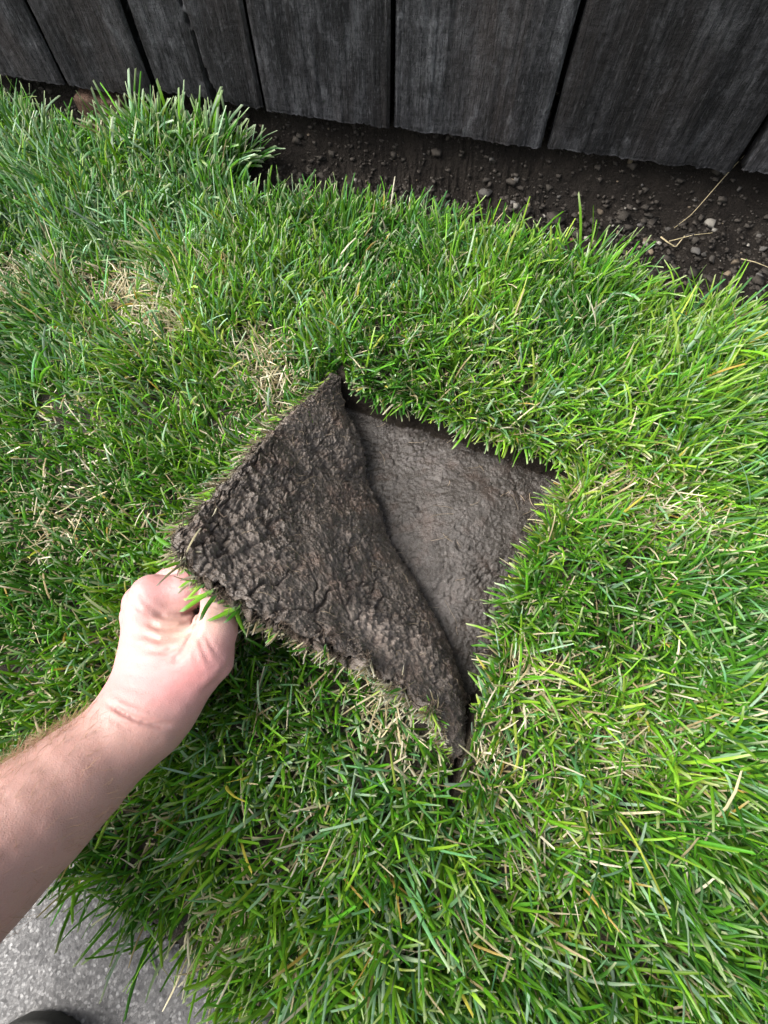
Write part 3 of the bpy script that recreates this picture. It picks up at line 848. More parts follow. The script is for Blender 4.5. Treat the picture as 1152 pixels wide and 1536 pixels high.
def head_sdf(P):
    q = P - HD; x = q[:, 0]; f_ = q @ ftn; u_ = q @ upn
    d = (np.sqrt((x / 0.076) ** 2 + (f_ / 0.094) ** 2 + ((u_ - 0.03) / 0.095) ** 2) - 1) * 0.076
    d = smin(d, (np.sqrt((x / 0.060) ** 2 + ((f_ - 0.026) / 0.066) ** 2 + ((u_ + 0.055) / 0.070) ** 2) - 1) * 0.06, 0.03)
    d = smin(d, capsule(P, HD + ftn * 0.088 + upn * 0.012, HD + ftn * 0.112 - upn * 0.022, 0.009, 0.014), 0.012)      # nose
    d = smin(d, capsule(P, HD + ftn * 0.083 - upn * 0.058 - V3(.018, 0, 0), HD + ftn * 0.083 - upn * 0.058 + V3(.018, 0, 0), 0.008, 0.008), 0.008)   # lips
    for sg_ in (-1, 1):
        e_ = HD + ftn * 0.082 + upn * 0.012 + V3(0.032 * sg_, 0, 0)
        d = np.maximum(d, -(np.linalg.norm(P - e_, axis=1) - 0.014)); d = np.minimum(d, np.linalg.norm(P - (e_ - ftn * 0.006), axis=1) - 0.012)
        d = smin(d, capsule(P, HD + V3(0.078 * sg_, 0, 0) + upn * 0.03, HD + V3(0.076 * sg_, 0, 0) - upn * 0.02, 0.012, 0.008), 0.008)
    return smin(d, capsule(P, HD - ftn * 0.03 - upn * 0.06, V3(-0.04, -0.42, 0.80), 0.055, 0.062), 0.02)
lv, lf = surface_nets(head_sdf, HD + V3(-0.13, -0.26, -0.26), HD + V3(0.13, 0.20, 0.18), 0.005)
link('unseen_head', make_mesh('unseen_head', lv, lf, tint=np.tile(hand_c, (len(lv), 1))), M_SKIN, person)
def hair_sdf(P):
    q = P - HD; x = q[:, 0]; f_ = q @ ftn; u_ = q @ upn
    d = (np.sqrt((x / 0.082) ** 2 + ((f_ + 0.006) / 0.098) ** 2 + ((u_ - 0.034) / 0.101) ** 2) - 1) * 0.08
    d = d + 0.003 * np.sin(x * 260 + 30 * u_) * np.sin(f_ * 180)
    return np.maximum(d, np.minimum(f_ - 0.030, 0.045 + f_ * 0.35 - u_ + 0.0) * 0.9 + np.where(u_ < -0.03, -0.03 - u_, 0))
lv, lf = surface_nets(hair_sdf, HD + V3(-0.13, -0.18, -0.18), HD + V3(0.13, 0.18, 0.18), 0.005)
link('hair', make_mesh('hair', lv, lf), M_HAIR, person)

# ------------------------------------------------------------------ grass
SEG = 5
LEAN = np.array([  # u, v, du, dv, tilt deg, length cm, green-blue mix
    (40, 330, -.75, -.6, 44, 6.0, .75), (160, 200, -.1, -1, 34, 5.6, .5), (270, 190, .35, -.9, 32, 6.0, .35), (80, 520, -.6, -.3, 36, 4.6, .55), (230, 430, -.2, -.5, 38, 4.6, .6),
    (100, 720, -.3, .1, 30, 3.1, .15), (60, 980, -.4, .3, 34, 3.4, .2), (400, 520, -.1, -.4, 32, 3.8, .3), (330, 640, -.4, -.2, 28, 3.0, .15),
    (560, 400, .05, -.8, 30, 4.2, .2), (720, 440, .25, -.6, 32, 4.4, .2), (900, 520, .5, -.5, 36, 4.8, .3), (620, 560, .1, .6, 34, 3.8, .2), (800, 620, .1, .6, 40, 4.4, .4),
    (1080, 560, .9, -.1, 46, 6.0, .45), (1050, 780, .9, .2, 48, 6.2, .4), (920, 760, .1, .1, 34, 4.2, .2), (850, 950, -.3, .15, 36, 4.2, .2), (1080, 1050, .8, .45, 50, 6.4, .4),
    (1060, 1350, .6, .85, 52, 6.8, .4), (850, 1430, .25, .95, 48, 6.2, .35), (820, 1180, -.1, .4, 40, 4.8, .4), (600, 1400, -.05, .8, 42, 5.4, .3), (560, 1200, 0, .5, 34, 4.2, .3),
    (420, 1350, -.4, .6, 42, 5.2, .2), (300, 1400, -.8, .55, 44, 4.8, .15), (230, 1270, -.5, .5, 38, 4.2, .15), (420, 1060, 0, .3, 30, 3.6, .25), (560, 1080, .2, .2, 28, 3.6, .25)])
LB = np.array([at(u, v)[:2] for u, v in LEAN[:, :2]])
def lean_field(x, y):
    w = 1 / (((x[:, None] - LB[:, 0]) ** 2 + (y[:, None] - LB[:, 1]) ** 2) + 0.002) ** 1.6
    w /= w.sum(1, keepdims=True)
    return w @ np.column_stack([LEAN[:, 2], -LEAN[:, 3], LEAN[:, 4:]])
PAL = np.array([(0.100, 0.242, 0.014), (0.056, 0.175, 0.011), (0.027, 0.105, 0.008), (0.156, 0.292, 0.022), (0.240, 0.340, 0.055)])
BLUE = np.array([(0.110, 0.245, 0.105), (0.066, 0.180, 0.058), (0.240, 0.370, 0.230)])
STRAW = np.array([(0.48, 0.43, 0.28), (0.38, 0.32, 0.19), (0.58, 0.54, 0.41), (0.28, 0.22, 0.12)])
YEL = np.array([(0.40, 0.36, 0.06), (0.36, 0.25, 0.06), (0.34, 0.38, 0.06)])

def blades(base, azim, tilt, curl, length, width, tint, tipc, twist, seg=SEG, basec=None):
    """ribbons folded along the midrib with blunt mown ends; arrays over N blades"""
    n = len(base)
    s = np.linspace(0, 1, seg + 1)
    ds = length[:, None] / seg
    th = tilt[:, None] + curl[:, None] * (s[None, :] ** 1.3)
    az = azim[:, None] + twist[:, None] * 0.4 * s[None, :]
    dirv = np.stack([np.sin(th) * np.cos(az), np.sin(th) * np.sin(az), np.cos(th)], -1)
    pts = np.concatenate([np.zeros((n, 1, 3)), np.cumsum((dirv[:, :-1] + dirv[:, 1:]) / 2 * ds[..., None], 1)], 1) + base[:, None]
    side = np.stack([-np.sin(az), np.cos(az), np.zeros_like(az)], -1)
    nor = np.cross(side, dirv)
    roll = (twist[:, None] * s[None, :])[..., None]
    sd_ = side * np.cos(roll) + nor * np.sin(roll); nn = -side * np.sin(roll) + nor * np.cos(roll)
    prof = np.interp(s, [0, 0.25, 0.75, 1.0], [0.65, 1.0, 0.9, 0.62])
    hw = width[:, None] * prof[None, :] * 0.5
    fold = hw * 0.55
    V = np.stack([pts - sd_ * hw[..., None] + nn * fold[..., None], pts, pts + sd_ * hw[..., None] + nn * fold[..., None]], 2)
    # oblique cut at the end
    V[:, -1, 0] += dirv[:, -1] * (width * 0.3)[:, None]; V[:, -1, 2] -= dirv[:, -1] * (width * 0.3)[:, None]
    c = np.repeat(tint[:, None], seg + 1, 1)
    bc = tint * 0.55 + np.array([0.12, 0.12, 0.05]) * 0.35 if basec is None else basec  # default darkens the blade feet: shade of the gaps put into the colour
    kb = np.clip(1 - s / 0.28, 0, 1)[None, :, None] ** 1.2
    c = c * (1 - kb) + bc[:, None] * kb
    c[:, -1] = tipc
    C = np.repeat(c[:, :, None], 3, 2)
    C[:, :, 1] *= 1.12
    k = (seg + 1) * 3
    i = np.arange(n)[:, None] * k + np.arange(seg)[None, :] * 3
    F = np.stack([np.stack([i, i + 1, i + 4, i + 3], -1), np.stack([i + 1, i + 2, i + 5, i + 4], -1)], 2).reshape(-1, 4)
    return V, F, C

def grow(n, xr, yr, seed, far=False):
    r = np.random.default_rng(seed)
    x = r.uniform(*xr, n); y = r.uniform(*yr, n)
    u, v, _ = project(np.stack([x, y, 0 * x], 1))
    infr = (u > -160) & (u < 1312) & (v > 40) & (v < 1690)
    keep = infr | (r.random(n) < 0.22)
    if far: keep = (np.abs(x) > 0.97) | (y < -0.47)
    x, y = x[keep], y[keep]
    dh = sdist(x, y, HOLE); dd = sdist(x, y, DIRT); dp_ = sdist(x, y, PAVE)
    edge = 0.012 * fbm(x * 30, y * 30, 33, 3)
    k = (dh > r.uniform(0.0, 0.006, len(x))) & (dd + edge > r.normal(0.004, 0.010, len(x))) & (dp_ > r.normal(0.006, 0.008, len(x)))
    yf = (x - F0[0]) * FNRM[0] + (y - F0[1]) * FNRM[1]
    k &= yf < 0.01
    clump = vnoise(x * 34, y * 34, 5) * 0.7 + vnoise(x * 75, y * 75, 6) * 0.6
    k &= r.random(len(x)) < np.clip(-0.05 + 1.35 * clump, 0.06, 1)
    return x[k], y[k], dh[k], r
THIN = [(205, 450, .05, 1.0), (250, 490, .035, .8), (20, 440, .045, .8), (120, 430, .03, .6), (890, 770, .035, .4), (930, 740, .03, .3), (800, 1010, .03, .7), (720, 1120, .03, .45), (420, 590, .03, .7), (390, 540, .03, .5),
        (960, 1120, .05, .4), (330, 420, .03, .4), (1010, 790, .04, .5), (330, 1390, .03, .5), (600, 1060, .04, .6), (820, 1240, .06, .3), (120, 800, .05, .35), (860, 300, .02, 0)]
THW = np.array([(*at(u, v)[:2], r_, a_) for u, v, r_, a_ in THIN])
def thinness(x, y):
    t = np.zeros(len(x))
    for a, b, r_, k in THW: t = np.maximum(t, k * np.exp(-((x - a) ** 2 + (y - b) ** 2) / r_ ** 2))
    return t
def palette(r, x, y, mixb, thin):
    n = len(x)
    reg = vnoise(x * 9, y * 9, 88)
    pi = np.clip((reg * 2.6 + r.normal(0, 1.0, n) + 0.3).astype(int), 0, 4)
    order = np.array([2, 1, 0, 3, 4])
    col = PAL[order[pi]]
    isb = r.random(n) < mixb * np.where(x > 0.12, 0.42, 0.75)
    col = np.where(isb[:, None], BLUE[r.integers(0, 3, n)], col)
    col = col * r.lognormal(0, 0.22, (n, 1)) * r.normal(1, 0.06, (n, 3)).clip(0.8, 1.2)
    st = r.random(n) < 0.022 + 0.35 * thin
    col = np.where(st[:, None], STRAW[r.integers(0, 4, n)] * r.uniform(0.7, 1.1, (n, 1)), col)
    ye = (~st) & (r.random(n) < 0.006 + 0.03 * thin)
    col = np.where(ye[:, None], YEL[r.integers(0, 3, n)], col)
    return col.clip(0.01, 0.75), st
def lawn(n, seed, lscale, wscale, xr=(-1.0, 1.0), yr=(-0.5, 1.0), tiltadd=0, far=False):
    x, y, dh, r = grow(n, xr, yr, seed, far)
    th = thinness(x, y)
    k = r.random(len(x)) > th * 0.72
    x, y, dh, th = x[k], y[k], dh[k], th[k]
    n = len(x)
    L_ = lean_field(x, y)
    base_az = np.arctan2(L_[:, 1], L_[:, 0])
    mag = np.hypot(L_[:, 0], L_[:, 1]).clip(0, 1)
    ca = (vnoise(x * 22, y * 22, 15) - 0.5) * 2.6                   # clumps share a sweep
    az = base_az + ca + r.normal(0, 0.55 + 1.3 * (1 - mag) ** 1.2, n)
    lo = r.random(n) < 0.22
    az[lo] = r.uniform(-np.pi, np.pi, lo.sum())
    tilt = np.radians(L_[:, 2] * 0.62 + tiltadd + r.normal(0, 13, n)).clip(0.05, 1.35)
    curl = np.radians(r.gamma(2.0, 13, n) + 8)
    curl[r.random(n) < 0.12] += 0.7
    ln = L_[:, 3] / 100 * r.normal(1.0, 0.24, n).clip(0.35, 1.6) * lscale * (1 - 0.25 * th) * (0.70 + 0.6 * vnoise(x * 15, y * 15, 25))
    wd = r.normal(0.0026, 0.0006, n).clip(0.0013, 0.0040) * wscale * (0.66 + 0.050 * L_[:, 3])
    col, st = palette(r, x, y, L_[:, 4], th)
    wd = np.where(st, wd * 0.75, wd)
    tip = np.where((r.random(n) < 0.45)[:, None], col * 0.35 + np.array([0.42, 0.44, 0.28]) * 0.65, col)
    base = np.stack([x, y, ground_z(x, y) - 0.002], 1)
    # blades on a cut edge bend over it
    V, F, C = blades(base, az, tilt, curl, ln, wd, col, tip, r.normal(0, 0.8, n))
    return V, F, C
SLIT = np.array([at(u, v)[:2] for u, v in ((700, 1105), (686, 1145), (674, 1205))])
def cull(V, C, arm=True):
    n = len(V)
    P = V.reshape(n, -1, 3)
    low = flap_low(P[..., 0].ravel(), P[..., 1].ravel()).reshape(n, -1)
    hit = P[..., 2] > low - 0.002
    bad = (hit & (low > 0.010)).any(1) | hit[:, :3].any(1) | (hit.mean(1) > 0.22)           # blades may lie over the sod where it touches the lawn
    bad |= (hit & (P[..., 1] > 0.03)).any(1)
    g = P[:, :, :]
    mid = P[:, 1::6]
    yf = (P[..., 0] - F0[0]) * FNRM[0] + (P[..., 1] - F0[1]) * FNRM[1]
    bad |= ((yf > -0.003) & (P[..., 2] > 0.035)).any(1)
    near_ = np.where(~bad & (np.abs(P[:, 0, 0] - SLIT[1, 0]) < 0.06) & (np.abs(P[:, 0, 1] - SLIT[1, 1]) < 0.07))[0]
    if len(near_):                                                  # keep the knife cut open
        q = P[near_].reshape(-1, 3)
        bad[near_[(seg_dist(q[:, 0], q[:, 1], SLIT, closed=False).reshape(len(near_), -1) < 0.0022).any(1)]] = True
    cand = np.where(~bad & (P[..., 0].min(1) < -0.09) & (P[..., 2].max(1) > 0.03) & (P[..., 1].max(1) < 0.14))[0]
    if arm and len(cand):
        q = P[cand][:, 1::3].reshape(-1, 3).astype(np.float32)
        d = hand_sdf(q, False).reshape(len(cand), -1)
        bad[cand[(d < 0.0015).any(1)]] = True
    return V[~bad], C[~bad]
def assemble(name, lst, mat, seg=SEG, **kw):
    V = np.concatenate([a for a, _ in lst]); C = np.concatenate([b for _, b in lst])
    n = len(V); k = (seg + 1) * 3
    i = np.arange(n)[:, None] * k + np.arange(seg)[None, :] * 3
    F = np.stack([np.stack([i, i + 1, i + 4, i + 3], -1), np.stack([i + 1, i + 2, i + 5, i + 4], -1)], 2).reshape(-1, 4)
    return link(name, make_mesh(name, V.reshape(-1, 3), F, tint=C.reshape(-1, 3)), mat, **kw)
parts = []
for seed, n, ls, ws, ta in ((1, 168000, 1.0, 1.0, 0), (2, 92000, 0.66, 0.85, 8)):
    V, F, C = lawn(n, seed, ls, ws, tiltadd=ta)
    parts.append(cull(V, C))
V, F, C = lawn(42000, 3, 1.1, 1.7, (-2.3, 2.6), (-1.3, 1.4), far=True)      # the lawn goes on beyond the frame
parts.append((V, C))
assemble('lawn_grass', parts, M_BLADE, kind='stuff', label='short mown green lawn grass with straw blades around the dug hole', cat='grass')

# blades at the cut edge of the hole, bending over it
def hole_edge(n, seed):
    r = np.random.default_rng(seed)
    P0 = HOLE; P1 = np.roll(HOLE, -1, 0); ln = np.linalg.norm(P1 - P0, axis=1)
    k = r.choice(len(P0), n, p=ln / ln.sum()); t = r.random(n)[:, None]
    p = P0[k] * (1 - t) + P1[k] * t
    d = P1[k] - P0[k]; nrm_ = np.stack([-d[:, 1], d[:, 0]], 1); nrm_ /= np.linalg.norm(nrm_, axis=1, keepdims=True)
    ar = 0.5 * np.sum(P0[:, 0] * P1[:, 1] - P1[:, 0] * P0[:, 1])
    if ar < 0: nrm_ = -nrm_                                           # towards the inside
    p = p - nrm_ * r.uniform(0.001, 0.012, n)[:, None]
    az = np.arctan2(nrm_[:, 1], nrm_[:, 0]) + r.normal(0, 0.75, n)
    th = thinness(p[:, 0], p[:, 1])
    col, st = palette(r, p[:, 0], p[:, 1], np.full(n, 0.25), np.full(n, 0.25) + 0.5 * th)
    V, F, C = blades(np.stack([p[:, 0], p[:, 1], ground_z(p[:, 0] * 1, p[:, 1]) * 0 - 0.003], 1), az, np.radians(r.normal(48, 18, n)).clip(0.1, 1.4), np.radians(r.gamma(2, 20, n)), r.uniform(0.014, 0.040, n),
                     r.uniform(0.0014, 0.0032, n) * np.where(st, 0.7, 1), col, np.where((r.random(n) < 0.6)[:, None], col * 0.4 + np.array([0.4, 0.42, 0.27]) * 0.6, col), r.normal(0, 0.8, n))
    return cull(V, C)
parts2 = hole_edge(2600, 47)
def spot_blades(n, pts, sd, seed):                             # blades leaning over the closed end of the cut
    r = np.random.default_rng(seed); c = np.array([at(u, v)[:2] for u, v in pts])[r.integers(0, len(pts), n)]
    x, y = c[:, 0] + r.normal(0, sd, n), c[:, 1] + r.normal(0, sd, n)
    col, st = palette(r, x, y, np.full(n, 0.2), np.full(n, 0.7))
    V, F, C = blades(np.stack([x, y, ground_z(x, y) - 0.002], 1), r.normal(2.6, 1.0, n), np.radians(r.normal(50, 18, n)).clip(0.1, 1.4), np.radians(r.gamma(2, 16, n)), r.uniform(0.010, 0.028, n),
                     r.uniform(0.0013, 0.0028, n) * np.where(st, 0.7, 1), col, col * 0.5 + 0.2, r.normal(0, 0.8, n))
    return V, C
parts3 = spot_blades(90, [(718, 1094), (720, 1110), (712, 1128), (708, 1140)], 0.004, 48)
assemble('hole_edge_grass', [parts2, cull(*parts3)], M_BLADE, kind='stuff', label='grass and straw blades leaning over the cut edge of the hole', cat='grass')

# thatch: dead stems lying low between the blades
def thatch(n, seed):
    x, y, dh, r = grow(n, (-0.9, 0.9), (-0.45, 0.95), seed)
    th = thinness(x, y)
    k = r.random(len(x)) < 0.38 + 0.62 * th
    x, y, th = x[k], y[k], th[k]; n = len(x)
    z = ground_z(x, y) + r.uniform(0.0, 0.010, n) + th * 0.008 + np.where(r.random(n) < 0.12, r.uniform(0, 0.012, n), 0)
    V, F, C = blades(np.stack([x, y, z], 1), r.uniform(-np.pi, np.pi, n), np.radians(r.normal(72, 13, n)), r.normal(0.2, 0.3, n), r.uniform(0.012, 0.045, n),
                     r.uniform(0.0009, 0.0021, n), STRAW[r.integers(0, 4, n)] * r.uniform(0.55, 1.1, (n, 1)), STRAW[r.integers(0, 4, n)], r.normal(0, 0.8, n), seg=3,
                     basec=STRAW[r.integers(0, 4, n)] * 0.7)
    return V, C
tV, tC = cull(*thatch(52000, 5))
def patch_straw(n, seed):
    r = np.random.default_rng(seed)
    k = r.choice(len(THW), n, p=(THW[:, 3] * THW[:, 2]) / (THW[:, 3] * THW[:, 2]).sum())
    x = THW[k, 0] + r.normal(0, 0.5, n) * THW[k, 2]; y = THW[k, 1] + r.normal(0, 0.5, n) * THW[k, 2]
    ok = (sdist(x, y, HOLE) > 0.004) & (sdist(x, y, PAVE) > 0.004) & (sdist(x, y, DIRT) > 0.0)
    x, y = x[ok], y[ok]; n = len(x)
    V, F, C = blades(np.stack([x, y, ground_z(x, y) + r.uniform(0.002, 0.020, n)], 1), r.uniform(-np.pi, np.pi, n), np.radians(r.normal(74, 14, n)), r.normal(0.2, 0.3, n),
                     r.uniform(0.012, 0.040, n), r.uniform(0.0008, 0.0018, n), STRAW[r.integers(0, 4, n)] * r.uniform(0.7, 1.15, (n, 1)), STRAW[r.integers(0, 4, n)], r.normal(0, 0.8, n), seg=3,
                     basec=STRAW[r.integers(0, 4, n)] * 0.8)
    return V, C
pV, pC = cull(*patch_straw(1500, 6))
tV, tC = np.concatenate([tV, pV]), np.concatenate([tC, pC])
assemble('dead_thatch', [(tV, tC)], M_STRAW, seg=3, kind='stuff', label='dry straw thatch lying between the lawn blades', cat='thatch')

# tall tuft under the fence at the left, where the mower never reached
def tuft(name, u0, v0, su, n, lmin, lmax, az0, spread, label, seed, tilt0=26):
    r = np.random.default_rng(seed)
    c = at(u0, v0)[:2]
    x = c[0] + r.normal(0, su, n); y = c[1] + r.normal(0, su * 0.6, n)
    az = np.arctan2(y - c[1], x - c[0]) * 0.5 + az0 + r.normal(0, spread, n)
    col, st = palette(r, x, y, np.full(n, 0.5), np.full(n, 0.03))
    V, F, C = blades(np.stack([x, y, ground_z(x, y) - 0.002], 1), az, np.radians(r.normal(tilt0, 14, n)).clip(0.05, 1.2), np.radians(r.gamma(2, 14, n)), r.uniform(lmin, lmax, n),
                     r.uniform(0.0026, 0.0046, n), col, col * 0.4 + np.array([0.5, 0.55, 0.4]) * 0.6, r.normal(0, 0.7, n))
    V, C = cull(V, C)
    return assemble(name, [(V, C)], M_BLADE, label=label, cat='grass tuft')
tuft('grass_tuft', 265, 236, 0.045, 520, 0.055, 0.100, 1.1, 0.8, 'tall unmown grass tuft against the fence beside the bare dirt', 41)

tuft('grass_tuft', 318, 246, 0.022, 170, 0.050, 0.085, 0.25, 0.45, 'smaller grass tuft fanning right over the dark soil notch', 42, 44)

# ------------------------------------------------------------------ fringe of grass, straw and roots along the sod's cut edge
r = np.random.default_rng(61)
def fringe(n, s_lo, s_hi, lmin, lmax, straw_p, out_w, seed, wmul=1.0):
    r = np.random.default_rng(seed)
    si = r.uniform(s_lo, s_hi, n); i = (si * (NS - 1)).astype(int)
    P = BACK[i, -1]; Nn = FN[i, -12]
    outv = FP[i, -1] - FP[i, -14]; outv /= np.linalg.norm(outv, axis=1, keepdims=True) + 1e-9
    P = P + Nn * (r.uniform(-0.001, 0.006, n))[:, None] - outv * r.uniform(0.0, 0.004, n)[:, None]
    d = outv * (out_w + r.normal(0, 0.35, n))[:, None] - Nn * r.uniform(0.3, 1.0, n)[:, None] + r.normal(0, 0.35, (n, 3)) + np.array([0, 0, -0.15])
    d /= np.linalg.norm(d, axis=1, keepdims=True)
    az = np.arctan2(d[:, 1], d[:, 0]); tl = np.arccos(d[:, 2].clip(-1, 1))
    st = r.random(n) < straw_p
    pal = PAL[r.integers(0, 5, n)] * 1.1
    col = np.where(st[:, None], STRAW[r.integers(0, 4, n)] * r.uniform(0.15, 0.8, (n, 1)), pal)
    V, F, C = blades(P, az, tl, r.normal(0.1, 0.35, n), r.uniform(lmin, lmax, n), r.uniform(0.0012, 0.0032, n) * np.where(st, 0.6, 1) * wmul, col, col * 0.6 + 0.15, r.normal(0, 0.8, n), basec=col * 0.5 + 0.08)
    return V, C
fr = [fringe(420, 0.02, 0.46, 0.008, 0.026, 0.75, 0.8, 62), fringe(800, 0.47, 0.99, 0.006, 0.017, 0.85, 0.35, 63, 0.8), fringe(36, 0.49, 0.62, 0.02, 0.032, 0.2, 0.6, 64, 1.2),
      fringe(300, 0.80, 0.97, 0.007, 0.018, 0.75, 0.5, 65, 0.9), fringe(160, 0.02, 0.2, 0.015, 0.035, 0.6, 0.6, 66)]
assemble('grass_fringe', fr, M_BLADE, parent=flap, kind='stuff')
def root_paths(n, s_lo, s_hi, seed):
    r = np.random.default_rng(seed)
    i = (r.uniform(s_lo, s_hi, n) * (NS - 1)).astype(int)
    w = r.random(n)[:, None]
    P = BACK[i, -1] * w + FRONT[i, -2] * (1 - w)
    outv = FP[i, -1] - FP[i, -14]; outv /= np.linalg.norm(outv, axis=1, keepdims=True) + 1e-9
    pth = [P - outv * 0.003]
    d = outv * 0.9 + r.normal(0, 0.7, (n, 3)); L = r.uniform(0.003, 0.013, n)[:, None]
    for k in range(5):
        d = d / (np.linalg.norm(d, axis=1, keepdims=True) + 1e-9)
        pth.append(pth[-1] + d * L / 4); d = d + r.normal(0, 0.5, (n, 3))
    return np.stack(pth, 1)
rp = root_paths(1500, 0.02, 0.995, 71)
v_, f_ = tubes(rp, np.random.default_rng(3).uniform(0.0002, 0.0006, (len(rp), 1)) * np.linspace(1, 0.5, 6), 3)
link('root_fringe', make_mesh('root_fringe', v_, f_), M_ROOTDK, flap, kind='stuff')

def chips(P, Nn, seed, lo, hi):
    r = np.random.default_rng(seed); n = len(P)
    bv = np.array([(-1, 0, 0), (1, 0, 0), (0, -1, 0), (0, 1, 0), (0, 0, -1), (0, 0, 1)], float)
    bf = np.array([(0, 2, 5), (2, 1, 5), (1, 3, 5), (3, 0, 5), (2, 0, 4), (1, 2, 4), (3, 1, 4), (0, 3, 4)])
    sz = r.lognormal(math.log(lo), 0.4, n).clip(lo * 0.5, hi)
    V = bv[None] * (1 + r.normal(0, 0.25, (n, 6, 3))) * sz[:, None, None] * r.uniform(0.6, 1.2, (n, 1, 3))
    V = V + (P + Nn * (sz * 0.15)[:, None])[:, None]
    return V.reshape(-1, 3), (bf[None] + (np.arange(n) * 6)[:, None, None]).reshape(-1, 3)
r = np.random.default_rng(74)
ci, cj = r.integers(3, NS - 3, 5200), (NTT * np.sqrt(r.random(5200)) * 0.995).astype(int).clip(2, NTT - 2)
dens_ = sstep(-0.2, 0.5, fbm(mu[ci, cj] * 25, mvv[ci, cj] * 25, 57, 3))
kp = r.random(5200) < dens_
v_, f_ = chips(FRONT[ci[kp], cj[kp]], FN[ci[kp], cj[kp]], 75, 0.0009, 0.0026)
link('clay_crumbs', make_mesh('clay_crumbs', v_, f_, smooth=False), M_CLAY, flap, kind='stuff')
hx = r.uniform(HOLE[:, 0].min(), HOLE[:, 0].max(), 9000); hy = r.uniform(HOLE[:, 1].min(), HOLE[:, 1].max(), 9000)
sdh = sdist(hx, hy, HOLE)
kp = (sdh < -0.004) & (r.random(9000) < 0.12 + 0.9 * np.exp(-((sdh + 0.004) / 0.018) ** 2) + 0.4 * sstep(0.1, 0.5, fbm(hx * 25, hy * 25, 58, 3)))
hx, hy = hx[kp], hy[kp]
v_, f_ = chips(np.stack([hx, hy, ground_z(hx, hy)], 1), np.tile(np.array([0, 0, 1.0]), (len(hx), 1)), 76, 0.0010, 0.0035)
link('loose_crumbs', make_mesh('loose_crumbs', v_, f_, smooth=False), M_FLOOR, kind='stuff', label='loose clay crumbs lying on the floor of the hole', cat='crumbs')

# fine pale roots lying on the clay of the flap
def surf_threads(n, seed, lmin, lmax):
    r = np.random.default_rng(seed); out = []
    for _ in range(n):
        i, j = r.integers(20, NS - 20), r.integers(15, NTT - 20)
        a = r.uniform(0, 2 * np.pi); L = r.uniform(lmin, lmax); pts = []
        ci, cj = float(i), float(j); da = r.normal(0, 0.12)
        cell_i = np.linalg.norm(FP[min(i + 1, NS - 1), j] - FP[i, j]) + 1e-5; cell_j = np.linalg.norm(FP[i, j + 1] - FP[i, j]) + 1e-5
        for k in range(7):
            ii, jj = int(np.clip(ci, 0, NS - 1)), int(np.clip(cj, 0, NTT - 1))
            pts.append(FRONT[ii, jj] + FN[ii, jj] * (0.0006 + 0.002 * math.sin(k / 6 * 3.14) * r.random()))
            ci += math.cos(a) * L / 6 / cell_i; cj += math.sin(a) * L / 6 / cell_j; a += da
        out.append(pts)
    return np.array(out)
st_ = surf_threads(60, 81, 0.006, 0.024)
v_, f_ = tubes(st_, np.random.default_rng(4).uniform(0.00018, 0.0004, (len(st_), 1)) * np.linspace(1, 0.6, 7), 3)
link('surface_roots', make_mesh('surface_roots', v_, f_), M_ROOT, flap, kind='stuff')
# and on the floor of the hole
def floor_threads(n, seed):
    r = np.random.default_rng(seed); out = []
    while len(out) < n:
        x, y = r.uniform(HOLE[:, 0].min(), HOLE[:, 0].max()), r.uniform(HOLE[:, 1].min(), HOLE[:, 1].max())
        if sdist(np.array([x]), np.array([y]), HOLE)[0] > -0.008: continue
        a = r.uniform(0, 6.28); L = r.uniform(0.006, 0.028); da = r.normal(0, 0.10); pts = []
        for k in range(7):
            z = ground_z(np.array([x]), np.array([y]))[0]
            pts.append((x, y, z + 0.0008 + 0.002 * math.sin(k / 6 * 3.14) * r.random())); x += math.cos(a) * L / 6; y += math.sin(a) * L / 6; a += da
        out.append(pts)
    return np.array(out)
ft = floor_threads(42, 83)
v_, f_ = tubes(ft, np.random.default_rng(5).uniform(0.00018, 0.00042, (len(ft), 1)) * np.linspace(1, 0.6, 7), 3)
link('fine_roots', make_mesh('fine_roots', v_, f_), M_ROOT, kind='stuff', label='fine pale roots lying on the clay floor of the hole', cat='roots')

# ------------------------------------------------------------------ stones, crumbs and straw on the dirt strip
def stone_mesh(seed, col, flat=0.6):
    import bmesh
    bm = bmesh.new(); bmesh.ops.create_icosphere(bm, subdivisions=2, radius=1.0)
    v = np.array([p.co for p in bm.verts]); f = np.array([[q.index for q in p.verts] for p in bm.faces]); bm.free()
    r = np.random.default_rng(seed)
    for _ in range(9):                       # chip flat facets off
        n = r.normal(size=3); n /= np.linalg.norm(n); h = r.uniform(0.38, 0.8)
        d = v @ n; v = v - np.clip(d - h, 0, None)[:, None] * n
    v = v * np.array([1.0, r.uniform(0.6, 0.9), flat * r.uniform(0.8, 1.1)])
    return make_mesh('pebble', v, f, smooth=False, tint=np.tile(np.array(col), (len(v), 1)))
def place(name, mesh, mat, u, v, size, rot, **kw):
    p = at(u, v, -0.02); z = float(ground_z(np.array([p[0]]), np.array([p[1]]))[0])
    p = at(u, v, z); z = float(ground_z(np.array([p[0]]), np.array([p[1]]))[0])
    o = link(name, mesh, mat, **kw)
    o.location = (p[0], p[1], z + size * 0.14); o.scale = (size,) * 3
    o.rotation_euler = (rot * 0.13 % 0.6 - 0.3, rot * 0.31 % 0.6 - 0.3, rot)
    return o
TAN, GREY, WHITE, RED, DARK = (0.20, 0.155, 0.105), (0.11, 0.105, 0.10), (0.34, 0.32, 0.28), (0.17, 0.06, 0.04), (0.045, 0.04, 0.036)
PG = 'loose stones on the dirt strip below the fence'
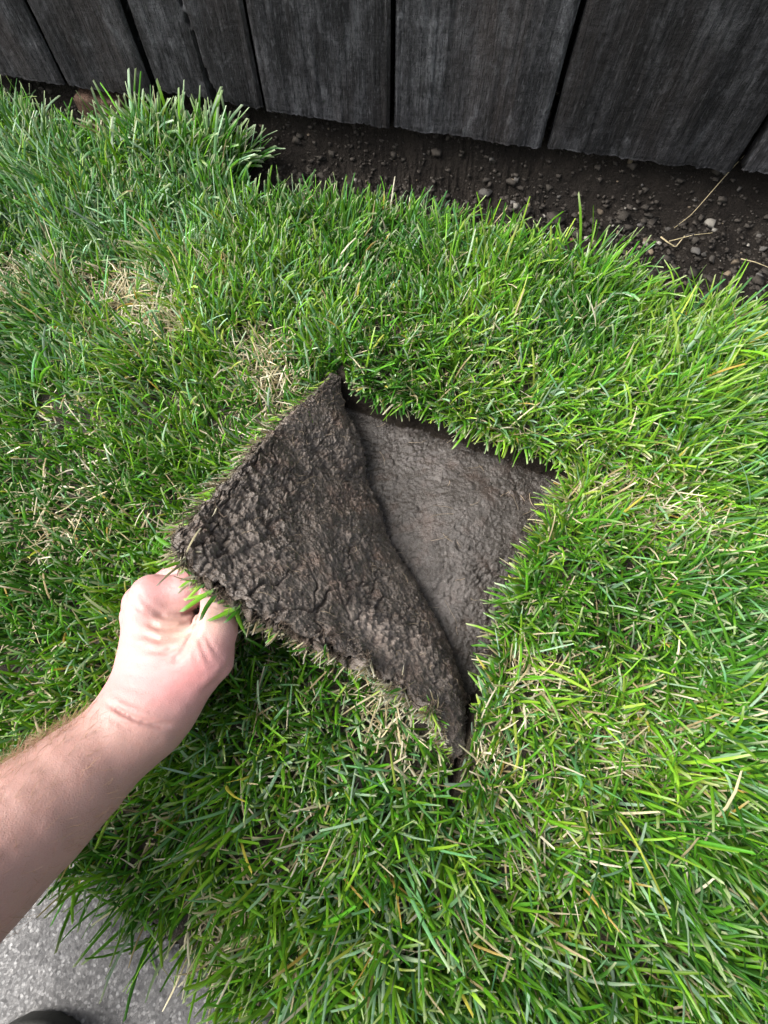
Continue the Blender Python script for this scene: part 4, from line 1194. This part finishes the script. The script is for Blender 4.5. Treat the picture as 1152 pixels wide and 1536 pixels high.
big = [(735, 271, 9, WHITE, 'white chipped stone on the dirt below the middle fence gap'), (768, 307, 9, GREY, 'grey stone at the grass tips below the fence, left of a tan one'),
       (792, 309, 7, TAN, 'small tan stone between two grey stones near the grass tips'), (815, 324, 7, WHITE, 'pale pebble at the grass tips left of the squarish stone'),
       (870, 320, 11, TAN, 'squarish tan grey stone in the middle of the dirt strip'), (858, 343, 9, WHITE, 'flat pale stone just above the reddish chip'),
       (880, 357, 11, WHITE, 'large whitish broken stone beside the reddish chip'), (897, 348, 8, TAN, 'tan stone just right of the whitish broken stone'),
       (926, 350, 7, TAN, 'round light brown pebble alone in the dirt right of the broken stone'), (986, 368, 7, WHITE, 'round cream pebble beside the curled straw'),
       (975, 380, 9, TAN, 'blocky tan stone at the lawn edge below the cream pebble'), (956, 376, 8, TAN, 'beige stone at the lawn edge left of the blocky tan one'),
       (1046, 373, 15, GREY, 'wide flat grey stone near the right end of the dirt strip'), (1038, 350, 12, DARK, 'dark grey stone just above the wide flat stone'),
       (1120, 371, 7, WHITE, 'small white pebble at the right, left of a grey lump'), (1144, 376, 11, GREY, 'grey lump of stone at the right frame edge'),
       (1140, 416, 12, GREY, 'grey stone at the lawn edge at far right'), (1090, 410, 12, TAN, 'brown stone half hidden by grass tips at the right'),
       (868, 284, 24, DARK, 'largest dark rock half buried under the fence boards'), (1140, 286, 14, DARK, 'dark rock under the rightmost fence board'),
       (858, 362, 7, RED, 'small reddish brick chip at the lawn edge'), (430, 232, 9, TAN, 'tan angular pebble beside the tall tuft'),
       (408, 224, 9, GREY, 'grey pebble left of the tan angular one by the tuft'), (508, 201, 6, GREY, 'small grey pebble close under the boards left of centre')]
for k, (u, v, s, c, lab) in enumerate(big):
    dep = 0.80
    place('pebble', stone_mesh(200 + k, c), M_STONE, u, v, s * 0.64 * dep / FPX, 1.7 * k, label=lab, cat='pebble', group=PG)
r = np.random.default_rng(91)
protos = [stone_mesh(300 + k, (np.array([TAN, GREY, DARK, GREY, DARK, TAN][k]) * 0.45)) for k in range(6)]
cnt = 0
while cnt < 30:
    u, v = r.uniform(400, 1150), r.uniform(205, 450)
    p = at(u, v, -0.02)
    dd = sdist(np.array([p[0]]), np.array([p[1]]), DIRT)[0]; yf = (p[:2] - F0) @ FNRM
    if dd > -0.012 or yf > -0.01: continue
    place('pebble', protos[cnt % 6], M_STONE, u, v, r.uniform(0.003, 0.0075), r.uniform(0, 6), label='small dull pebble scattered in the dark dirt below the fence', cat='pebble', group='small dull pebbles in the dirt')
    cnt += 1
# crumbs of soil and grit, uncountable
import bmesh
def crumbs(n, seed):
    r = np.random.default_rng(seed)
    q = r.uniform(-0.1, 1.55, n); d = r.uniform(-0.40, 0.08, n)
    x = F0[0] + FDIR[0] * q + FNRM[0] * d; y = F0[1] + FDIR[1] * q + FNRM[1] * d
    k = sdist(x, y, DIRT) < -0.004
    x, y = x[k], y[k]; n = len(x)
    bm = bmesh.new(); bmesh.ops.create_icosphere(bm, subdivisions=1, radius=1.0) if False else bmesh.ops.create_cube(bm, size=1.5); bmesh.ops.triangulate(bm, faces=bm.faces)
    bv = np.array([p.co for p in bm.verts]); bf = np.array([[w.index for w in p.verts] for p in bm.faces]); bm.free()
    s = r.lognormal(math.log(0.0015), 0.55, n).clip(0.0006, 0.007)
    ca, sa = np.cos(r.uniform(0, 6.28, n)), np.sin(r.uniform(0, 6.28, n))
    V = bv[None] * (1 + r.normal(0, 0.32, (n, len(bv), 3))) * s[:, None, None] * np.stack([r.uniform(0.7, 1.4, n), r.uniform(0.7, 1.4, n), r.uniform(0.4, 0.9, n)], 1)[:, None]
    V = np.stack([V[..., 0] * ca[:, None] - V[..., 1] * sa[:, None], V[..., 0] * sa[:, None] + V[..., 1] * ca[:, None], V[..., 2]], -1)
    V = V + np.stack([x, y, ground_z(x, y) + s * 0.05], 1)[:, None]
    F = (bf[None] + (np.arange(n) * len(bv))[:, None, None]).reshape(-1, 3)
    t = np.where((r.random(n) < 0.05)[:, None], np.array([TAN, GREY, WHITE])[r.integers(0, 3, n)] * 0.6, np.array((0.019, 0.0155, 0.013)) * r.uniform(0.6, 1.5, (n, 1)))
    return V.reshape(-1, 3), F, np.repeat(t, len(bv), 0)
v_, f_, t_ = crumbs(27000, 93)
link('soil_crumbs', make_mesh('soil_crumbs', v_, f_, smooth=False, tint=t_), M_STONE, kind='stuff', label='loose soil crumbs and grit on the dirt strip', cat='grit')
# single dry stems lying on the dirt
def stem(pts, rad, label, zoff=0.004, arch=0.0):
    P = []
    for k, (u, v) in enumerate(pts):
        p = at(u, v, -0.02); z = float(ground_z(np.array([p[0]]), np.array([p[1]]))[0])
        P.append((p[0], p[1], z + zoff + arch * math.sin(k / max(1, len(pts) - 1) * math.pi)))
    P = np.array(P); s = np.linspace(0, 1, 14); q = np.linspace(0, 1, len(P))
    P = np.stack([np.interp(s, q, P[:, k]) for k in range(3)], 1)[None]
    v_, f_ = tubes(P, np.full((1, 14), rad) * np.linspace(1, 0.6, 14), 5)
    t_ = np.tile(np.array((0.42, 0.35, 0.22)), (len(v_), 1))
    link('dry_stem', make_mesh('dry_stem', v_, f_, tint=t_), M_STRAW, label=label, cat='dry stem', group='dry stems lying on the dirt strip')
stem([(1089, 299), (1060, 314), (1032, 331), (1010, 344)], 0.0006, 'long thin straw stem lying slanted on the dirt near the right', 0.006)
stem([(990, 358), (998, 370), (1012, 373), (1022, 362)], 0.0011, 'curled pale straw beside the cream pebble', 0.006)
stem([(1000, 368), (1035, 362), (1064, 356)], 0.0007, 'thin straw lying level beside the wide flat stone', 0.006)
stem([(748, 229), (770, 226), (785, 225)], 0.0010, 'short white straw close under the boards at the middle', 0.008)
stem([(598, 194), (614, 195)], 0.0016, 'white papery scrap under the board gap at centre', 0.014)
stem([(632, 203), (633, 218)], 0.0010, 'short upright white straw just right of the papery scrap', 0.012)
stem([(834, 226), (846, 226)], 0.0016, 'bright white straw scrap under the gap between the two widest boards', 0.014)
stem([(1110, 390), (1130, 398), (1152, 404)], 0.0008, 'thin pale stem at the right end of the dirt by the lawn', 0.006)
